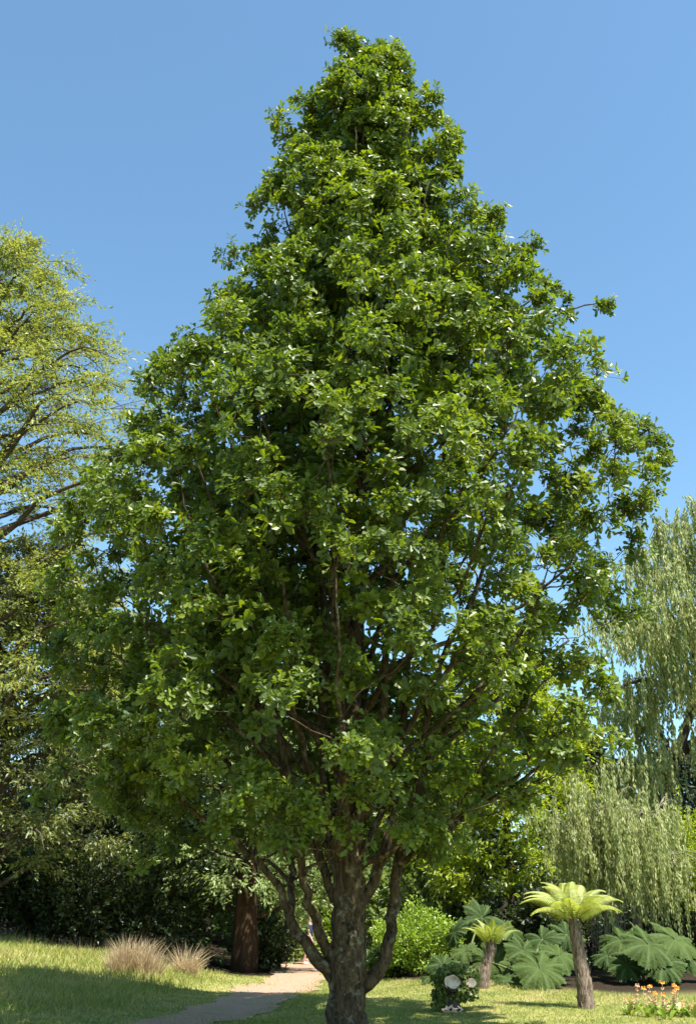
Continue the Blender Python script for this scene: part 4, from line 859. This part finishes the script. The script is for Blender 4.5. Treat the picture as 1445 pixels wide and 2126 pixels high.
def blades(parent, p0, d, L_, width, mat, name='blades', bend=.35, nseg=3, var=None):
    n = len(p0); s = nrm(np.cross(d, RNG.normal(size=(n, 3)))) * width
    hz = d * np.array([1, 1, 0]) + RNG.normal(size=(n, 3)) * np.array([.25, .25, 0])
    pts = []
    for k in range(nseg + 1):
        t = k / nseg; c = p0 + d * (L_ * t)[:, None] + hz * (L_ * bend * t * t)[:, None] - np.array([0, 0, 1]) * (L_ * bend * .45 * t ** 3)[:, None]
        w = (1 - t) ** .7
        if k < nseg: pts += [c - s * w, c + s * w]
        else: pts += [c]
    V = np.stack(pts, 1); m_ = V.shape[1]; off = (np.arange(n) * m_)[:, None]
    q = [np.array([2 * k, 2 * k + 1, 2 * k + 3, 2 * k + 2])[None] + off for k in range(nseg - 1)]; t3 = np.array([2 * nseg - 2, 2 * nseg - 1, 2 * nseg])[None] + off
    var = np.repeat(RNG.random(n) if var is None else np.clip(var, 0, 1), m_)
    me = mesh_np(name, V.reshape(-1, 3), ([np.vstack(q)] if q else []) + [t3], var, False); o = obj(name, me, mat, parent); o['kind'] = 'stuff'; return o
tuft('grass_clump', 'largest straw coloured grass clump on the bank', G(292, 2030), 0.66, 1.05, 1500, M['straw'], .28, group='straw grass clumps')
tuft('grass_clump', 'small straw coloured grass clump left of the largest one', G(240, 2026), 0.36, 1.0, 500, M['straw'], .22, group='straw grass clumps')
tuft('grass_clump', 'separate straw grass clump leaning right towards the reddish trunk', G(392, 2030), 0.34, 1.05, 600, M['straw'], .6, group='straw grass clumps')

# ------------------------------------------------------------------ grass of the bank and lawn
def field(n, x0, x1, y0, y1):
    return RNG.uniform(x0, x1, n), RNG.uniform(y0, y1, n)
def worn(x, y): return .42 + .16 * np.sin(1.7 * x + .6 * y) * np.sin(.9 * y - .4 * x) + .14 * np.sin(3.3 * x - 1.9 * y + 1) + .12 * np.sin(5.1 * y + 2.2 * x) * np.sin(4.3 * x)
def patch(x, y): return 0.5 + 0.25 * np.sin(1.1 * x + .5 * y) + .25 * np.sin(.7 * y - 1.7 * x + 1)
x, y = field(78000, -13, -0.5, 13, 34)
k_ = (y < edge_y(x) + 0.6) & ((path_dist(x, y) > 0.62 + .25 * RNG.normal(size=len(x))) | (RNG.random(len(x)) < .10 + .25 * ss((22 - y) / 4))) & (RNG.random(len(x)) < np.clip((33 - y) / 30 + .45, 0, 1))
x, y = x[k_], y[k_]; long_ = ss((-x - 2.6) / 2.0) * ss((path_dist(x, y) - 1.2) / 1.2)
p0 = np.stack([x, y, terr(x, y) - .01], 1); d = nrm(np.stack([RNG.normal(size=len(x)) * .35, RNG.normal(size=len(x)) * .35, np.ones(len(x))], 1))
L_ = (0.06 + 0.20 * long_ * (0.6 + .6 * patch(x, y))) * RNG.uniform(.6, 1.3, len(x))
o = blades(None, p0, d, L_, 0.010, M['grass'], 'long_grass', nseg=2, var=worn(x, y) + .28 * RNG.normal(size=len(x))); tag(o, 'sunny yellow green meadow grass covering the left bank', 'grass', kind='stuff')
x, y = field(110000, -3, 10, 14, 31)
k_ = (y < edge_y(x) + .5) & (path_dist(x, y) > 0.75 + .22 * RNG.normal(size=len(x))) & (x > np.interp(y, PATH[::-1, 1], PATH[::-1, 0])) & (np.hypot(x, y - TY) > .5)
x, y = x[k_], y[k_]; p0 = np.stack([x, y, terr(x, y) - .01], 1); d = nrm(np.stack([RNG.normal(size=len(x)) * .45, RNG.normal(size=len(x)) * .45, np.ones(len(x))], 1))
L_ = RNG.uniform(.035, .085, len(x)) * (1 + .8 * ss((y - edge_y(x) + 2.0) / 2.0))
o = blades(None, p0, d, L_, 0.008, M['lawn'], 'lawn_grass', nseg=1, var=worn(x, y) + .25 * RNG.normal(size=len(x)) + .25 * ss((y - edge_y(x) + 4) / 4)); tag(o, 'short sunlit lawn grass around the oak trunk and ferns', 'grass', kind='stuff')
# dry seed heads along the top of the bank
n_ = 170; x = RNG.uniform(-10.5, -6.0, n_); y = edge_y(x) - RNG.uniform(-.6, .9, n_); p0 = np.stack([x, y, terr(x, y)], 1); d = nrm(np.stack([RNG.normal(size=n_) * .15, RNG.normal(size=n_) * .15, np.ones(n_)], 1))
o = blades(None, p0, d, RNG.uniform(.2, .5, n_), .010, M['drystem'], 'dry_stems', nseg=2, bend=.1); tag(o, 'dry brown seed stems at the top of the bank below the dark shrubs', 'weeds', kind='stuff')

# ------------------------------------------------------------------ people on the path
M['skin'] = plain('skin', (0.55, 0.34, 0.26), .6, .04); M['hair'] = plain('hair', (0.05, 0.035, 0.025), .7); M['navy'] = plain('navy cloth', (0.018, 0.03, 0.10), .8)
M['darkcloth'] = plain('dark cloth', (0.02, 0.02, 0.024), .8); M['white'] = plain('white shoes', (0.75, 0.75, 0.78), .6); M['red'] = plain('red cloth', (0.62, 0.05, 0.035), .8); M['pink'] = plain('pink cloth', (0.55, 0.26, 0.22), .8)
def skin_obj(name, V, E, Rr, mat, parent, sub=1):
    me = bpy.data.meshes.new(name); me.from_pydata(V, E, []); o = obj(name, me, mat, parent)
    mo = o.modifiers.new('skin', 'SKIN'); mo.use_smooth_shade = True
    if not me.skin_vertices: return o
    sv = me.skin_vertices[0].data
    for i, r_ in enumerate(Rr): sv[i].radius = (r_, r_) if not isinstance(r_, tuple) else r_; sv[i].use_root = (i == 0)
    su = o.modifiers.new('sub', 'SUBSURF'); su.levels = sub; su.render_levels = sub
    return o
def person(label, base, rz, top, bottom, shoe, hgt=1.68, swing=.16):
    root = empty('person', base); tag(root, label, 'person', None); root.rotation_euler = (0, 0, rz); k = hgt / 1.7; root.scale = (k, k, k)
    s = swing   # faces +x ; y is to the sides
    V = [(0, 0, .93), (0, 0, 1.12), (0.01, 0, 1.36), (.015, 0, 1.47), (.03, 0, 1.55), (.045, 0, 1.65), (.04, 0, 1.70)]
    E = [(0, 1), (1, 2), (2, 3), (3, 4), (4, 5), (5, 6)]; Rr = [(.15, .11), (.135, .10), (.155, .10), (.055, .055), (.075, .07), (.088, .08), (.06, .055)]
    legs = []
    for sd_, f_ in ((1, 1), (-1, -1)):
        b0_ = len(V); V += [(0, .09 * sd_, .86), (f_ * s * .55 + .03, .095 * sd_, .48), (f_ * s, .10 * sd_, .09), (f_ * s + .02, .10 * sd_, .045), (f_ * s + .16, .105 * sd_, .03)]
        E += [(0, b0_), (b0_, b0_ + 1), (b0_ + 1, b0_ + 2), (b0_ + 2, b0_ + 3), (b0_ + 3, b0_ + 4)]; Rr += [.085, .06, .042, .04, .03]; legs.append(b0_)
        a0 = len(V); V += [(0, .19 * sd_, 1.38), (-f_ * s * .5, .235 * sd_, 1.12), (-f_ * s * .5 + .12, .24 * sd_, .90), (-f_ * s * .5 + .16, .24 * sd_, .83)]
        E += [(2, a0), (a0, a0 + 1), (a0 + 1, a0 + 2), (a0 + 2, a0 + 3)]; Rr += [.055, .042, .033, .03]
        for q in range(5):
            h0 = len(V); yy_ = .24 * sd_ + (q - 2) * .016; tl = (.055, .075, .08, .075, .06)[q]; px_ = -f_ * s * .5 + .165
            if q == 0: V += [(px_ + .03, yy_ - .02 * sd_, .81), (px_ + .045, yy_ - .02 * sd_, .78)]
            else: V += [(px_ + .012, yy_, .80 - tl * .4), (px_ - .005, yy_, .80 - tl)]
            E += [(a0 + 3, h0), (h0, h0 + 1)]; Rr += [.010, .008]
    skin_obj('body', V, E, Rr, M['skin'], root)
    # clothing shells
    tv_ = [(0, 0, .90), (0, 0, 1.12), (.01, 0, 1.34), (.015, 0, 1.43)]; te_ = [(0, 1), (1, 2), (2, 3)]; tr_ = [(.172, .135), (.16, .125), (.175, .125), (.085, .08)]
    for sd_, f_ in ((1, 1), (-1, -1)):
        a0 = len(tv_); tv_ += [(0, .19 * sd_, 1.375), (-f_ * s * .35, .222 * sd_, 1.20)]; te_ += [(2, a0), (a0, a0 + 1)]; tr_ += [.075, .064]
    skin_obj('top', tv_, te_, tr_, top, root)
    bv_ = [(0, 0, .93)]; be_ = []; br_ = [(.165, .13)]
    for sd_, f_ in ((1, 1), (-1, -1)):
        a0 = len(bv_); bv_ += [(0, .09 * sd_, .85), (f_ * s * .45 + .03, .095 * sd_, .55)]; be_ += [(0, a0), (a0, a0 + 1)]; br_ += [.11, .092]
    skin_obj('shorts', bv_, be_, br_, bottom, root)
    for sd_, f_ in ((1, 1), (-1, -1)):
        skin_obj('shoe', [(f_ * s - .04, .10 * sd_, .05), (f_ * s + .06, .10 * sd_, .05), (f_ * s + .19, .107 * sd_, .04)], [(0, 1), (1, 2)], [.05, .055, .04], shoe, root)
        skin_obj('ear', [(.035, .085 * sd_, 1.62), (.035, .09 * sd_, 1.65)], [(0, 1)], [.016, .014], M['skin'], root)
        skin_obj('eye', [(.118, .03 * sd_, 1.64), (.121, .033 * sd_, 1.64)], [(0, 1)], [.010, .010], M['hair'], root)
    skin_obj('hair', [(-.005, 0, 1.60), (-.01, 0, 1.67), (.03, 0, 1.725)], [(0, 1), (1, 2)], [(.085, .085), (.098, .09), (.075, .07)], M['hair'], root)
    skin_obj('nose', [(.125, 0, 1.63), (.142, 0, 1.605)], [(0, 1)], [.012, .014], M['skin'], root)
    skin_obj('mouth', [(.117, -.02, 1.572), (.122, 0, 1.572), (.117, .02, 1.572)], [(0, 1), (1, 2)], [.006, .008, .006], M['red'], root)
    return root
pb = G(641, 2003); person('walker in navy top, dark shorts and white shoes on the shaded path', pb, R(-20), M['navy'], M['darkcloth'], M['white'])
pb2 = P(759, 2000, pb[1] - 2.0); pb2[2] = terr(pb2[0], pb2[1]); person('person in red top mostly hidden behind the oak trunk', pb2, R(200), M['red'], M['pink'], M['white'], 1.5, .12)

# ------------------------------------------------------------------ tiny bird in the sky
bp_ = P(1377, 1017, 40); bird = empty('bird', bp_); tag(bird, 'tiny dark bird in the blue sky right of the oak', 'bird')
g = Geo(); g.tube([(-.07, 0, 0), (-.03, 0, .005), (.02, 0, .005), (.06, 0, .01), (.085, 0, .005)], [.004, .018, .02, .012, .003], 6); g.build('body', M['darkcloth'], bird, True)
for s_ in (-1, 1):
    g = Geo(); g.add([(-.02, s_ * .01, .01), (.03, s_ * .01, .01), (.02, s_ * .06, .04), (-.02, s_ * .06, .04), (-.02, s_ * .12, .02), (-.02, s_ * .01, .014), (.03, s_ * .01, .014), (.02, s_ * .06, .044), (-.02, s_ * .06, .044)],
                     [np.array([[0, 1, 2, 3], [8, 7, 6, 5]]), np.array([[3, 2, 4], [4, 7, 8]])]); g.build('wing', M['darkcloth'], bird)
